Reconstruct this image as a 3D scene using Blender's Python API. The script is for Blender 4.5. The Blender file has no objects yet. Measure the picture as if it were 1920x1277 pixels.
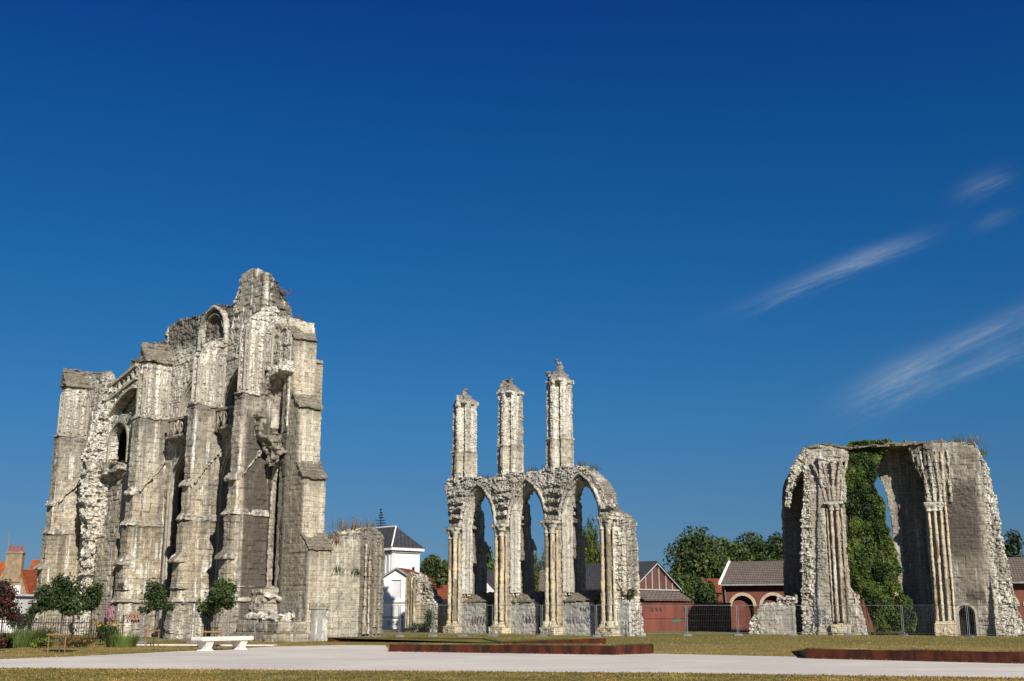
import bpy, bmesh, math, random
import numpy as np
from mathutils import Vector, Matrix
from mathutils.geometry import tessellate_polygon
rad = math.radians
random.seed(7)
SC = bpy.context.scene
COL = SC.collection

# ------------------------------------------------------------------ camera
cam_d = bpy.data.cameras.new('camera')
cam = bpy.data.objects.new('camera', cam_d)
COL.objects.link(cam)
cam.location = (0, 0, 1.6)
cam.rotation_euler = (rad(90 + 13.0), 0, 0)
cam_d.sensor_width = 36
cam_d.lens = 2200 / 1920 * 36
cam_d.clip_start = 0.1
cam_d.clip_end = 3000
SC.camera = cam

# ------------------------------------------------------------------ light
SUN_AZ = 22.0      # degrees to the right of straight behind the camera
SUN_EL = 34.0
SKY_STRENGTH = 0.05
sd = Vector((math.sin(rad(SUN_AZ)) * math.cos(rad(SUN_EL)), -math.cos(rad(SUN_AZ)) * math.cos(rad(SUN_EL)), math.sin(rad(SUN_EL))))
sun_d = bpy.data.lights.new('sun', 'SUN')
sun_d.energy = 4.5
sun_d.angle = rad(0.5)
sun_d.color = (1.0, 0.95, 0.85)
sun = bpy.data.objects.new('sun', sun_d)
COL.objects.link(sun)
sun.rotation_euler = sd.to_track_quat('Z', 'Y').to_euler()
sun.location = (30, -40, 60)
SC.view_settings.view_transform = 'Standard'
SC.view_settings.look = 'None'
SC.view_settings.exposure = 0.6
SC.view_settings.gamma = 1.0
SC.view_settings.use_curve_mapping = False

world = bpy.data.worlds.new('World')
SC.world = world
world.use_nodes = True


def build_world():
    nt = world.node_tree
    nt.nodes.clear()
    N = nt.nodes.new
    L = nt.links.new
    out = N('ShaderNodeOutputWorld')
    bg = N('ShaderNodeBackground')
    bg.inputs[1].default_value = SKY_STRENGTH
    L(bg.outputs[0], out.inputs[0])
    sky = N('ShaderNodeTexSky')
    sky.sky_type = 'NISHITA'
    sky.sun_disc = False
    sky.sun_elevation = rad(SUN_EL)
    sky.sun_rotation = rad(180 - SUN_AZ)
    sky.altitude = 0
    sky.air_density = 1.0
    sky.dust_density = 0.3
    sky.ozone_density = 3.0
    tc = N('ShaderNodeTexCoord')
    sep = N('ShaderNodeSeparateXYZ')
    L(tc.outputs['Generated'], sep.inputs[0])

    def mth(op, a, b=None, clamp=False):
        m = N('ShaderNodeMath')
        m.operation = op
        m.use_clamp = clamp
        for i, v in enumerate((a, b)):
            if v is None:
                continue
            if isinstance(v, (int, float)):
                m.inputs[i].default_value = v
            else:
                L(v, m.inputs[i])
        return m.outputs[0]
    # clear, polarised summer sky: the physical sky tinted by elevation, whiter toward the horizon
    rp = N('ShaderNodeValToRGB')
    L(sep.outputs[2], rp.inputs[0])
    cr = rp.color_ramp
    stops = ((0.0, (.238, .432, .83)), (.056, (.230, .410, .69)), (.105, (.212, .438, .70)), (.171, (.163, .494, .783)), (.281, (.091, .487, .855)), (.388, (.056, .434, .875)), (.486, (.045, .329, .886)), (1.0, (.06, .33, .86)))
    while len(cr.elements) < len(stops):
        cr.elements.new(.5)
    for e, (p, c) in zip(cr.elements, stops):
        e.position = p
        e.color = c + (1,)
    tint = N('ShaderNodeMix')
    tint.data_type = 'RGBA'
    tint.blend_type = 'MULTIPLY'
    tint.inputs[0].default_value = 1.0
    L(sky.outputs[0], tint.inputs[6])
    L(rp.outputs[0], tint.inputs[7])
    ys = mth('MAXIMUM', sep.outputs[1], 0.05)
    A = mth('DIVIDE', sep.outputs[0], ys)
    E = mth('DIVIDE', sep.outputs[2], ys)
    total = None
    # thin cirrus streaks: centre (x/y, z/y), length, width, tilt, strength
    for (a0, e0, ls, lt, ang, k) in ((.282, .292, .072, .0075, 22, .42), (.322, .310, .036, .007, 18, .30), (.335, .196, .042, .015, 26, .44),
                                     (.400, .232, .085, .009, 25, .42), (.400, .205, .065, .007, 22, .30),
                                     (.425, .375, .024, .010, 24, .24), (.432, .342, .018, .006, 26, .18), (.43, .225, .03, .016, 24, .14)):
        c, s = math.cos(rad(ang)), math.sin(rad(ang))
        da = mth('SUBTRACT', A, a0)
        de = mth('SUBTRACT', E, e0)
        S = mth('ADD', mth('MULTIPLY', da, c), mth('MULTIPLY', de, s))
        T = mth('SUBTRACT', mth('MULTIPLY', de, c), mth('MULTIPLY', da, s))
        cv = N('ShaderNodeCombineXYZ')
        L(mth('MULTIPLY', mth('ADD', S, mth('MULTIPLY', T, 1.2)), 16.0), cv.inputs[0])
        L(mth('MULTIPLY', T, 120.0), cv.inputs[1])
        cv.inputs[2].default_value = a0 * 37
        ns = N('ShaderNodeTexNoise')
        ns.inputs['Scale'].default_value = 1.6
        ns.inputs['Detail'].default_value = 9
        ns.inputs['Roughness'].default_value = .68
        L(cv.outputs[0], ns.inputs['Vector'])
        wob = mth('MULTIPLY', mth('SUBTRACT', ns.outputs[0], .5), 1.8)
        s2 = mth('POWER', mth('ABSOLUTE', mth('DIVIDE', S, ls)), 2.0)
        tt = mth('ADD', mth('DIVIDE', T, lt), wob)
        t2 = mth('MULTIPLY', tt, tt)
        g = mth('EXPONENT', mth('MULTIPLY', mth('ADD', s2, t2), -1.0))
        nn = mth('MULTIPLY', mth('POWER', ns.outputs[0], 2.0), 3.4)
        g = mth('MULTIPLY', mth('MULTIPLY', g, nn), k * .62)
        total = g if total is None else mth('ADD', total, g)
    total = mth('MINIMUM', total, .6)
    mix = N('ShaderNodeMix')
    mix.data_type = 'RGBA'
    L(total, mix.inputs[0])
    L(tint.outputs[2], mix.inputs[6])
    mix.inputs[7].default_value = (5.0, 6.1, 7.4, 1)
    L(mix.outputs[2], bg.inputs[0])


build_world()

# ------------------------------------------------------------------ helpers


def thing(name, label, cat, loc=(0, 0, 0), rotz=0.0, group=None):
    o = bpy.data.objects.new(name, None)
    COL.objects.link(o)
    o.location = loc
    o.rotation_euler = (0, 0, rotz)
    o.empty_display_size = .3
    tag(o, label, cat, group)
    return o


def tag(o, label, cat, group=None):
    o['label'] = label
    o['category'] = cat
    if group:
        o['group'] = group
    return o


def link_mesh(name, me, mat, parent=None):
    o = bpy.data.objects.new(name, me)
    COL.objects.link(o)
    for m in (mat if isinstance(mat, (list, tuple)) else [mat]):
        me.materials.append(m)
    if parent is not None:
        o.parent = parent
    return o


class MB:
    def __init__(self):
        self.bm = bmesh.new()

    def prism(self, outer, axis, a, b, holes=()):
        """polygon (with holes) extruded along an axis: 'y' takes (x,z), 'x' takes (y,z), 'z' takes (x,y)"""
        loops = [list(outer)] + [list(h) for h in holes]
        tris = tessellate_polygon([[Vector((p[0], p[1], 0)) for p in l] for l in loops])

        def P(p, v):
            return (p[0], v, p[1]) if axis == 'y' else (v, p[0], p[1]) if axis == 'x' else (p[0], p[1], v)
        flat = [p for l in loops for p in l]
        va = [self.bm.verts.new(P(p, a)) for p in flat]
        vb = [self.bm.verts.new(P(p, b)) for p in flat]
        fs = []
        for t in tris:
            if len(set(t)) < 3:
                continue
            try:
                fs.append(self.bm.faces.new([va[i] for i in t]))
                fs.append(self.bm.faces.new([vb[i] for i in reversed(t)]))
            except ValueError:
                pass
        k = 0
        for l in loops:
            n = len(l)
            for i in range(n):
                j = (i + 1) % n
                try:
                    fs.append(self.bm.faces.new([va[k + i], va[k + j], vb[k + j], vb[k + i]]))
                except ValueError:
                    pass
            k += n
        bmesh.ops.recalc_face_normals(self.bm, faces=fs)
        return self

    def box(self, x0, y0, z0, x1, y1, z1):
        return self.prism([(x0, y0), (x1, y0), (x1, y1), (x0, y1)], 'z', z0, z1)

    def hexa(self, b, t):
        """solid from 4 bottom and 4 top points (same winding)"""
        v = [self.bm.verts.new(p) for p in list(b) + list(t)]
        fs = [self.bm.faces.new([v[i] for i in q]) for q in ((3, 2, 1, 0), (4, 5, 6, 7), (0, 1, 5, 4), (1, 2, 6, 5), (2, 3, 7, 6), (3, 0, 4, 7))]
        bmesh.ops.recalc_face_normals(self.bm, faces=fs)
        return self

    def quad(self, *p):
        self.bm.faces.new([self.bm.verts.new(q) for q in p])
        return self

    def tube(self, p, q, r0, r1=None, n=10, caps=True):
        p, q = Vector(p), Vector(q)
        r1 = r0 if r1 is None else r1
        d = (q - p).normalized()
        a = d.orthogonal().normalized()
        b = d.cross(a)
        A = [self.bm.verts.new(p + (a * math.cos(t) + b * math.sin(t)) * r0) for t in [2 * math.pi * i / n for i in range(n)]]
        B = [self.bm.verts.new(q + (a * math.cos(t) + b * math.sin(t)) * r1) for t in [2 * math.pi * i / n for i in range(n)]]
        fs = [self.bm.faces.new([A[i], A[(i + 1) % n], B[(i + 1) % n], B[i]]) for i in range(n)]
        if caps:
            fs.append(self.bm.faces.new(list(reversed(A))))
            fs.append(self.bm.faces.new(B))
        bmesh.ops.recalc_face_normals(self.bm, faces=fs)
        return self

    def path(self, pts, r, n=6):
        for a, b in zip(pts[:-1], pts[1:]):
            self.tube(a, b, r, r, n)
        return self

    def lathe(self, cx, cy, prof, n=12):
        """profile of (radius, z) from bottom to top"""
        rings = []
        for r, z in prof:
            rings.append([self.bm.verts.new((cx + r * math.cos(2 * math.pi * i / n), cy + r * math.sin(2 * math.pi * i / n), z)) for i in range(n)])
        fs = []
        for A, B in zip(rings[:-1], rings[1:]):
            for i in range(n):
                fs.append(self.bm.faces.new([A[i], A[(i + 1) % n], B[(i + 1) % n], B[i]]))
        fs.append(self.bm.faces.new(list(reversed(rings[0]))))
        fs.append(self.bm.faces.new(rings[-1]))
        bmesh.ops.recalc_face_normals(self.bm, faces=fs)
        return self

    def ribbon(self, path, w, y0, y1):
        """moulding following a path in (x,z), w wide to the left of travel, between y0 and y1"""
        off = []
        n = len(path)
        for i in range(n):
            a = path[max(i - 1, 0)]
            b = path[min(i + 1, n - 1)]
            dx, dz = b[0] - a[0], b[1] - a[1]
            l = math.hypot(dx, dz) or 1
            off.append((path[i][0] - dz / l * w, path[i][1] + dx / l * w))
        for i in range(n - 1):
            self.prism([path[i], path[i + 1], off[i + 1], off[i]], 'y', y0, y1)
        return self

    def stones(self, x0, y0, z0, x1, y1, z1, n, smin, smax, rnd):
        for _ in range(n):
            c = Vector((rnd.uniform(x0, x1), rnd.uniform(y0, y1), rnd.uniform(z0, z1)))
            s = rnd.uniform(smin, smax)
            m = Matrix.Translation(c) @ Matrix.Rotation(rnd.uniform(0, 3), 4, Vector((rnd.random(), rnd.random(), rnd.random() + .1)).normalized()) @ Matrix.Diagonal((s * rnd.uniform(.7, 1.4), s * rnd.uniform(.6, 1.1), s * rnd.uniform(.5, .9), 1))
            r = bmesh.ops.create_cube(self.bm, size=.95, matrix=m)
            for v in r['verts']:
                v.co += Vector((rnd.uniform(-1, 1), rnd.uniform(-1, 1), rnd.uniform(-1, 1))) * s * .16
        return self

    def mesh(self, name):
        me = bpy.data.meshes.new(name)
        self.bm.to_mesh(me)
        self.bm.free()
        return me

    def build(self, name, mat, parent=None):
        return link_mesh(name, self.mesh(name), mat, parent)


def islands(mb):
    """the loose pieces of a builder, each as a builder of its own"""
    bm = mb.bm
    seen, out = set(), []
    for v0 in list(bm.verts):
        if v0 in seen:
            continue
        st, comp = [v0], []
        seen.add(v0)
        while st:
            v = st.pop()
            comp.append(v)
            for e in v.link_edges:
                w = e.other_vert(v)
                if w not in seen:
                    seen.add(w)
                    st.append(w)
        n = MB()
        mp = {v: n.bm.verts.new(v.co) for v in comp}
        for f in {f for v in comp for f in v.link_faces}:
            n.bm.faces.new([mp[v] for v in f.verts])
        bmesh.ops.recalc_face_normals(n.bm, faces=n.bm.faces)
        out.append(n)
    bm.free()
    return out


def each(mb, name, mat, parent):
    return [m.build(name, mat, parent) for m in islands(mb)]


# ---- vectorised noise for weathering the masonry
def _hash(ix, iy, iz, seed):
    h = (ix.astype(np.int64) * 73856093) ^ (iy.astype(np.int64) * 19349663) ^ (iz.astype(np.int64) * 83492791) ^ (seed * 2654435761 & 0x7fffffff)
    h &= 0x7fffffff
    h = (h ^ (h >> 13)) * 1274126177 & 0x7fffffff
    h = (h ^ (h >> 16)) * 1103515245 & 0x7fffffff
    return (h ^ (h >> 11)) / float(0x7fffffff)


def vnoise(p, seed=0):
    i = np.floor(p)
    f = p - i
    f = f * f * (3 - 2 * f)
    i = i.astype(np.int64)
    r = 0
    for dx in (0, 1):
        for dy in (0, 1):
            for dz in (0, 1):
                w = (f[:, 0] if dx else 1 - f[:, 0]) * (f[:, 1] if dy else 1 - f[:, 1]) * (f[:, 2] if dz else 1 - f[:, 2])
                r = r + w * _hash(i[:, 0] + dx, i[:, 1] + dy, i[:, 2] + dz, seed)
    return r


def fbm(p, seed=0, o=3):
    r, a, t = 0, 1.0, 0
    for k in range(o):
        r = r + a * vnoise(p * (2 ** k), seed + k)
        t += a
        a *= .5
    return r / t


def worley(p, seed=0):
    i = np.floor(p).astype(np.int64)
    best = np.full(len(p), 9.0)
    second = np.full(len(p), 9.0)
    for dx in (-1, 0, 1):
        for dy in (-1, 0, 1):
            for dz in (-1, 0, 1):
                c = i + np.array((dx, dy, dz))
                q = np.stack([c[:, k] + _hash(c[:, 0], c[:, 1], c[:, 2], seed + 11 * k) for k in range(3)], 1)
                d = np.sqrt(((p - q) ** 2).sum(1))
                second = np.minimum(second, np.maximum(best, d))
                best = np.minimum(best, d)
    return best, second


def sstep(a, b, x):
    t = np.clip((x - a) / (b - a), 0, 1)
    return t * t * (3 - 2 * t)


def masonry(name, mb, mat, parent, voxel=.1, seed=1, block=.03, joint=.03, rub=.10, rubf=None, crumble=0.0, crumf=None, stain_shadef=None,
            bw=.64, bh=.33, warp=.05, rubbase=.35):
    """union of the solids in mb, remeshed and weathered: coursed blocks, open joints, patches of broken rubble"""
    me0 = mb.mesh(name)
    tmp = bpy.data.objects.new('tmp', me0)
    COL.objects.link(tmp)
    md = tmp.modifiers.new('r', 'REMESH')
    md.mode = 'VOXEL'
    md.voxel_size = voxel
    dg = bpy.context.evaluated_depsgraph_get()
    me = bpy.data.meshes.new_from_object(tmp.evaluated_get(dg))
    bpy.data.objects.remove(tmp)
    bpy.data.meshes.remove(me0)
    me.name = name
    n = len(me.vertices)
    co = np.empty(n * 3, np.float32)
    me.vertices.foreach_get('co', co)
    co = co.reshape(-1, 3).astype(np.float64)
    no = np.empty(n * 3, np.float32)
    me.vertices.foreach_get('normal', no)
    no = no.reshape(-1, 3).astype(np.float64)
    s = co[:, 0] + co[:, 1]
    z = co[:, 2]
    row = np.floor(z / bh)
    rr = _hash(row, row * 0, row * 0, seed + 5)
    sc = (s + rr * bw * 3) / bw
    colm = np.floor(sc)
    br = _hash(row, colm, row * 0, seed + 9)
    fz = z / bh - row
    fs = sc - colm
    jd = np.minimum(np.minimum(fz, 1 - fz) * bh, np.minimum(fs, 1 - fs) * bw)
    wear = sstep(.5, .72, fbm(co * .33 + 3.1, seed + 21, 3)) * rubbase
    if rubf is not None:
        wear = np.clip(wear + rubf(co), 0, 1)
    wear = wear * sstep(.25, .6, fbm(co * .9, seed + 31, 2) + wear * .35)
    d = (br - .5) * 2 * block * (1 + wear)
    d -= joint * (1 - sstep(.0, .06, jd)) * (1 - wear * .5)
    f1, f2 = worley(co * np.array((3.3, 3.3, 5.0)) + 5.0, seed + 41)
    d += wear * rub * .75 * (np.clip((f2 - f1) * 2.6, 0, 1) * 1.3 - .9)
    if crumble > 0:
        m = crumf(co) if crumf is not None else 1.0
        g1, g2 = worley(co * 1.05 + 9.0, seed + 51)
        row2 = np.floor(z / .24)
        r2 = _hash(row2, row2 * 0, row2 * 0, seed + 56)
        cu = np.floor(co[:, 0] / .42 + r2 * 3)
        cv = np.floor(co[:, 1] / .42 + r2 * 5)
        bk = _hash(cu, cv, row2, seed + 55)
        d += m * crumble * ((.2 - .45 * g1) + (bk - .68) * .62) + m * crumble * .9 * (fbm(co * .8, seed + 61, 2) - .60)
        wear = np.clip(wear + m * .5, 0, 1)
    d += (vnoise(co * 5.5, seed + 71) - .5) * .045
    off = np.stack([fbm(co * .7 + 17 * k, seed + 81 + k, 2) - .5 for k in range(3)], 1) * warp * 2
    co2 = co + no * d[:, None] + off
    me.vertices.foreach_set('co', co2.astype(np.float32).ravel())
    at = me.attributes.new('wear', 'FLOAT', 'POINT')
    at.data.foreach_set('value', wear.astype(np.float32))
    if stain_shadef is not None:
        st = me.attributes.new('stain', 'FLOAT', 'POINT')
        st.data.foreach_set('value', np.clip(stain_shadef(co), 0, 1).astype(np.float32))
    me.update()
    return link_mesh(name, me, mat, parent)


def pointed(cx, half, zs, apex, n=9):
    """pointed arch from right spring to left spring in (x,z)"""
    h = apex - zs
    r = (half * half + h * h) / (2 * half)
    a1 = math.atan2(h, r - half)
    R = [(cx + half - r + r * math.cos(a1 * i / n), zs + r * math.sin(a1 * i / n)) for i in range(n + 1)]
    return R + [(2 * cx - x, z) for x, z in reversed(R[:-1])]


def arch_hole(cx, half, z0, zs, apex, n=9):
    return [(cx - half, z0), (cx + half, z0)] + pointed(cx, half, zs, apex, n)


# ------------------------------------------------------------------ materials
MATS = {}


def nodes_of(name):
    m = bpy.data.materials.new(name)
    m.use_nodes = True
    nt = m.node_tree
    b = nt.nodes['Principled BSDF']
    b.inputs['Roughness'].default_value = .9
    b.inputs['Specular IOR Level'].default_value = .2
    return m, nt, b


class NT:
    """small wrapper for building node trees"""

    def __init__(self, nt):
        self.nt = nt

    def n(self, t, **k):
        x = self.nt.nodes.new(t)
        for a, v in k.items():
            setattr(x, a, v)
        return x

    def put(self, sock, v):
        if isinstance(v, (int, float)):
            sock.default_value = v
        elif isinstance(v, (tuple, list)):
            sock.default_value = tuple(v) + ((1,) if len(v) == 3 and sock.type == 'RGBA' else ())
        else:
            self.nt.links.new(v, sock)

    def math(self, op, a, b=None, clamp=False):
        m = self.n('ShaderNodeMath', operation=op, use_clamp=clamp)
        self.put(m.inputs[0], a)
        if b is not None:
            self.put(m.inputs[1], b)
        return m.outputs[0]

    def mix(self, f, a, b, mode='MIX'):
        m = self.n('ShaderNodeMix', data_type='RGBA', blend_type=mode)
        self.put(m.inputs[0], f)
        self.put(m.inputs[6], a)
        self.put(m.inputs[7], b)
        return m.outputs[2]

    def noise(self, vec, scale, detail=4, rough=.55):
        m = self.n('ShaderNodeTexNoise')
        m.inputs['Scale'].default_value = scale
        m.inputs['Detail'].default_value = detail
        m.inputs['Roughness'].default_value = rough
        self.nt.links.new(vec, m.inputs['Vector'])
        return m.outputs[0]

    def mapping(self, vec, scale=(1, 1, 1), loc=(0, 0, 0)):
        m = self.n('ShaderNodeMapping')
        m.inputs['Scale'].default_value = scale
        m.inputs['Location'].default_value = loc
        self.nt.links.new(vec, m.inputs['Vector'])
        return m.outputs[0]

    def step(self, v, a, b):
        m = self.n('ShaderNodeMapRange', interpolation_type='SMOOTHSTEP')
        self.put(m.inputs[0], v)
        m.inputs[1].default_value = a
        m.inputs[2].default_value = b
        return m.outputs[0]

    def attr(self, name):
        return self.n('ShaderNodeAttribute', attribute_name=name).outputs['Fac']

    def bump(self, h, strength, dist, bsdf):
        m = self.n('ShaderNodeBump')
        m.inputs['Strength'].default_value = strength
        m.inputs['Distance'].default_value = dist
        self.nt.links.new(h, m.inputs['Height'])
        self.nt.links.new(m.outputs[0], bsdf.inputs['Normal'])


def stone(name, light=(.43, .39, .315), mid=(.31, .28, .23), grey=(.225, .215, .195), dark=(.062, .053, .043), lime=(.72, .69, .61),
          limeamt=.5, darkamt=.5, streak=.12, brick=True, bw=.64, bh=.33, lichen=1.0, mort=.42, warm=0.0):
    # warm: strength of the ochre tone of the better kept lower masonry
    m, nt, b = nodes_of(name)
    t = NT(nt)
    tc = t.n('ShaderNodeTexCoord')
    P = tc.outputs['Object']
    big = t.noise(P, .28, 4)
    med = t.noise(P, 1.3, 5)
    fine = t.noise(P, 9.0, 5, .65)
    st = t.noise(t.mapping(P, (1.6, 1.6, streak), (3, 1, 0)), 1.0, 6, .6)
    st2 = t.noise(t.mapping(P, (4.2, 4.2, streak * 1.6), (9, 4, 2)), 1.0, 5, .6)
    c = t.mix(t.step(big, .38, .62), mid, light)
    c = t.mix(t.math('MULTIPLY', t.step(med, .45, .68), .75), c, grey)
    if warm:
        sz = t.n('ShaderNodeSeparateXYZ')
        nt.links.new(P, sz.inputs[0])
        wz = t.math('MULTIPLY', t.step(t.math('ADD', sz.outputs[2], t.math('MULTIPLY', big, 6.0)), 15.5, 9.0), warm)
        c = t.mix(wz, c, t.mix(1.0, c, (1.12, .98, .74), 'MULTIPLY'))
    if brick:
        sep = t.n('ShaderNodeSeparateXYZ')
        nt.links.new(P, sep.inputs[0])
        cb = t.n('ShaderNodeCombineXYZ')
        t.put(cb.inputs[0], t.math('ADD', sep.outputs[0], sep.outputs[1]))
        t.put(cb.inputs[1], sep.outputs[2])
        wv = t.n('ShaderNodeVectorMath', operation='ADD')
        wn = t.n('ShaderNodeTexNoise')
        wn.inputs['Scale'].default_value = 1.7
        nt.links.new(P, wn.inputs['Vector'])
        ws = t.n('ShaderNodeVectorMath', operation='SCALE')
        nt.links.new(wn.outputs['Color'], ws.inputs[0])
        ws.inputs['Scale'].default_value = .12
        nt.links.new(cb.outputs[0], wv.inputs[0])
        nt.links.new(ws.outputs[0], wv.inputs[1])
        bk = t.n('ShaderNodeTexBrick')
        nt.links.new(wv.outputs[0], bk.inputs['Vector'])
        bk.inputs['Scale'].default_value = 1.0
        bk.inputs['Brick Width'].default_value = bw
        bk.inputs['Row Height'].default_value = bh
        bk.inputs['Mortar Size'].default_value = .018
        bk.inputs['Mortar Smooth'].default_value = .4
        bk.inputs['Color1'].default_value = (.84, .84, .84, 1)
        bk.inputs['Color2'].default_value = (1.14, 1.12, 1.08, 1)
        bk.inputs['Mortar'].default_value = (.86, .84, .8, 1)
        c = t.mix(1.0, c, bk.outputs['Color'], 'MULTIPLY')
        mask_m = t.math('MULTIPLY', t.math('MULTIPLY', bk.outputs['Fac'], t.step(t.noise(P, .9, 4, .7), .42, .66)), mort)
        c = t.mix(mask_m, c, dark)
    c = t.mix(t.math('MULTIPLY', t.math('SUBTRACT', fine, .5), .0), c, c)
    wear = t.attr('wear')
    stain = t.attr('stain')
    # lime bleached streaks and freshly broken stone
    lm = t.math('ADD', t.math('MULTIPLY', t.math('MULTIPLY', t.step(st2, .52, .62), t.step(med, .36, .56)), min(1.0, limeamt * 1.35)), t.math('MULTIPLY', t.math('MULTIPLY', wear, t.step(fine, .35, .58)), .8 * min(1, limeamt * 2)), True)
    c = t.mix(lm, c, lime)
    # dark water stains and soot, plus shade painted on some wall faces
    dk = t.math('MULTIPLY', t.step(st, .50, .66), darkamt)
    dk2 = t.math('MULTIPLY', stain, t.step(t.math('ADD', st, t.math('MULTIPLY', stain, .18)), .44, .60))
    dk = t.math('MAXIMUM', dk, dk2, True)
    c = t.mix(t.math('MULTIPLY', dk, .9), c, dark)
    # pitting
    pit = t.noise(P, 3.6, 6, .7)
    c = t.mix(t.math('MULTIPLY', t.step(fine, .54, .68), .5), c, dark)
    c = t.mix(t.math('MULTIPLY', t.step(pit, .55, .64), .62), c, dark)
    # lichen and dirt lying on upward faces
    geo = t.n('ShaderNodeNewGeometry')
    sn = t.n('ShaderNodeSeparateXYZ')
    nt.links.new(geo.outputs['True Normal'], sn.inputs[0])
    li = t.math('MULTIPLY', t.step(sn.outputs[2], .45, .8), lichen)
    lc = t.mix(t.step(med, .4, .62), (.085, .068, .045), (.17, .145, .105))
    c = t.mix(t.math('MULTIPLY', li, .85), c, lc)
    nt.links.new(c, b.inputs['Base Color'])
    h = t.math('ADD', t.math('MULTIPLY', fine, .8), t.math('MULTIPLY', t.noise(P, 26, 3), .4))
    if brick:
        h = t.math('SUBTRACT', h, t.math('MULTIPLY', bk.outputs['Fac'], .5))
    t.bump(h, .8, .05, b)
    b.inputs['Roughness'].default_value = .95
    b.inputs['Specular IOR Level'].default_value = .1
    return m


def plain(name, col, col2=None, scale=3.0, rough=.85, bump=.0, metal=0.0, streak=None, detail=5):
    m, nt, b = nodes_of(name)
    t = NT(nt)
    P = t.n('ShaderNodeTexCoord').outputs['Object']
    if streak:
        P = t.mapping(P, streak)
    nz = t.noise(P, scale, detail, .6)
    col2 = col2 or tuple(x * .65 for x in col)
    c = t.mix(t.step(nz, .35, .65), col2, col)
    nt.links.new(c, b.inputs['Base Color'])
    b.inputs['Roughness'].default_value = rough
    b.inputs['Metallic'].default_value = metal
    if bump:
        t.bump(t.noise(P, scale * 4, 4), bump, .02, b)
    return m


def brickmat(name, c1, c2, mortar, bw=.22, bh=.075):
    m, nt, b = nodes_of(name)
    t = NT(nt)
    P = t.n('ShaderNodeTexCoord').outputs['Object']
    sep = t.n('ShaderNodeSeparateXYZ')
    nt.links.new(P, sep.inputs[0])
    cb = t.n('ShaderNodeCombineXYZ')
    t.put(cb.inputs[0], t.math('ADD', sep.outputs[0], sep.outputs[1]))
    t.put(cb.inputs[1], sep.outputs[2])
    bk = t.n('ShaderNodeTexBrick')
    nt.links.new(cb.outputs[0], bk.inputs['Vector'])
    bk.inputs['Scale'].default_value = 1.0
    bk.inputs['Brick Width'].default_value = bw
    bk.inputs['Row Height'].default_value = bh
    bk.inputs['Mortar Size'].default_value = .008
    bk.inputs['Color1'].default_value = c1 + (1,)
    bk.inputs['Color2'].default_value = c2 + (1,)
    bk.inputs['Mortar'].default_value = mortar + (1,)
    nz = t.noise(t.mapping(P, (1, 1, .35)), .8, 5)
    c = t.mix(t.math('MULTIPLY', t.step(nz, .45, .7), .55), bk.outputs['Color'], tuple(x * .45 for x in c1))
    nt.links.new(c, b.inputs['Base Color'])
    return m


def tilemat(name, c1, c2, row=.3, col=.22):
    """roof tiles in courses; rows follow the height of the slope"""
    m, nt, b = nodes_of(name)
    t = NT(nt)
    P = t.n('ShaderNodeTexCoord').outputs['Object']
    sep = t.n('ShaderNodeSeparateXYZ')
    nt.links.new(P, sep.inputs[0])
    cb = t.n('ShaderNodeCombineXYZ')
    t.put(cb.inputs[0], t.math('ADD', sep.outputs[0], t.math('MULTIPLY', sep.outputs[1], .37)))
    t.put(cb.inputs[1], sep.outputs[2])
    bk = t.n('ShaderNodeTexBrick')
    nt.links.new(cb.outputs[0], bk.inputs['Vector'])
    bk.inputs['Scale'].default_value = 1.0
    bk.inputs['Brick Width'].default_value = col
    bk.inputs['Row Height'].default_value = row * .55
    bk.inputs['Mortar Size'].default_value = .02
    bk.inputs['Color1'].default_value = c1 + (1,)
    bk.inputs['Color2'].default_value = c2 + (1,)
    bk.inputs['Mortar'].default_value = tuple(x * .35 for x in c1) + (1,)
    nz = t.noise(P, .9, 5)
    c = t.mix(t.math('MULTIPLY', t.step(nz, .45, .7), .5), bk.outputs['Color'], tuple(x * .5 for x in c2))
    nt.links.new(c, b.inputs['Base Color'])
    t.bump(bk.outputs['Fac'], .6, -.03, b)
    return m


def leafmat(name, c, trans=.25):
    m, nt, b = nodes_of(name)
    t = NT(nt)
    P = t.n('ShaderNodeTexCoord').outputs['Object']
    nz = t.noise(P, 1.1, 3)
    nz2 = t.noise(P, 13, 2)
    f = t.math('ADD', t.math('MULTIPLY', nz, .6), t.math('MULTIPLY', nz2, .4))
    cc = t.mix(t.step(f, .36, .64), tuple(x * .55 for x in c), tuple(min(1, x * 1.35) for x in c))
    nt.links.new(cc, b.inputs['Base Color'])
    b.inputs['Roughness'].default_value = .6
    b.inputs['Specular IOR Level'].default_value = .3
    tr = t.n('ShaderNodeBsdfTranslucent')
    nt.links.new(cc, tr.inputs[0])
    mx = t.n('ShaderNodeMixShader')
    mx.inputs[0].default_value = trans
    nt.links.new(b.outputs[0], mx.inputs[1])
    nt.links.new(tr.outputs[0], mx.inputs[2])
    nt.links.new(mx.outputs[0], nt.nodes['Material Output'].inputs[0])
    return m


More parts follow.
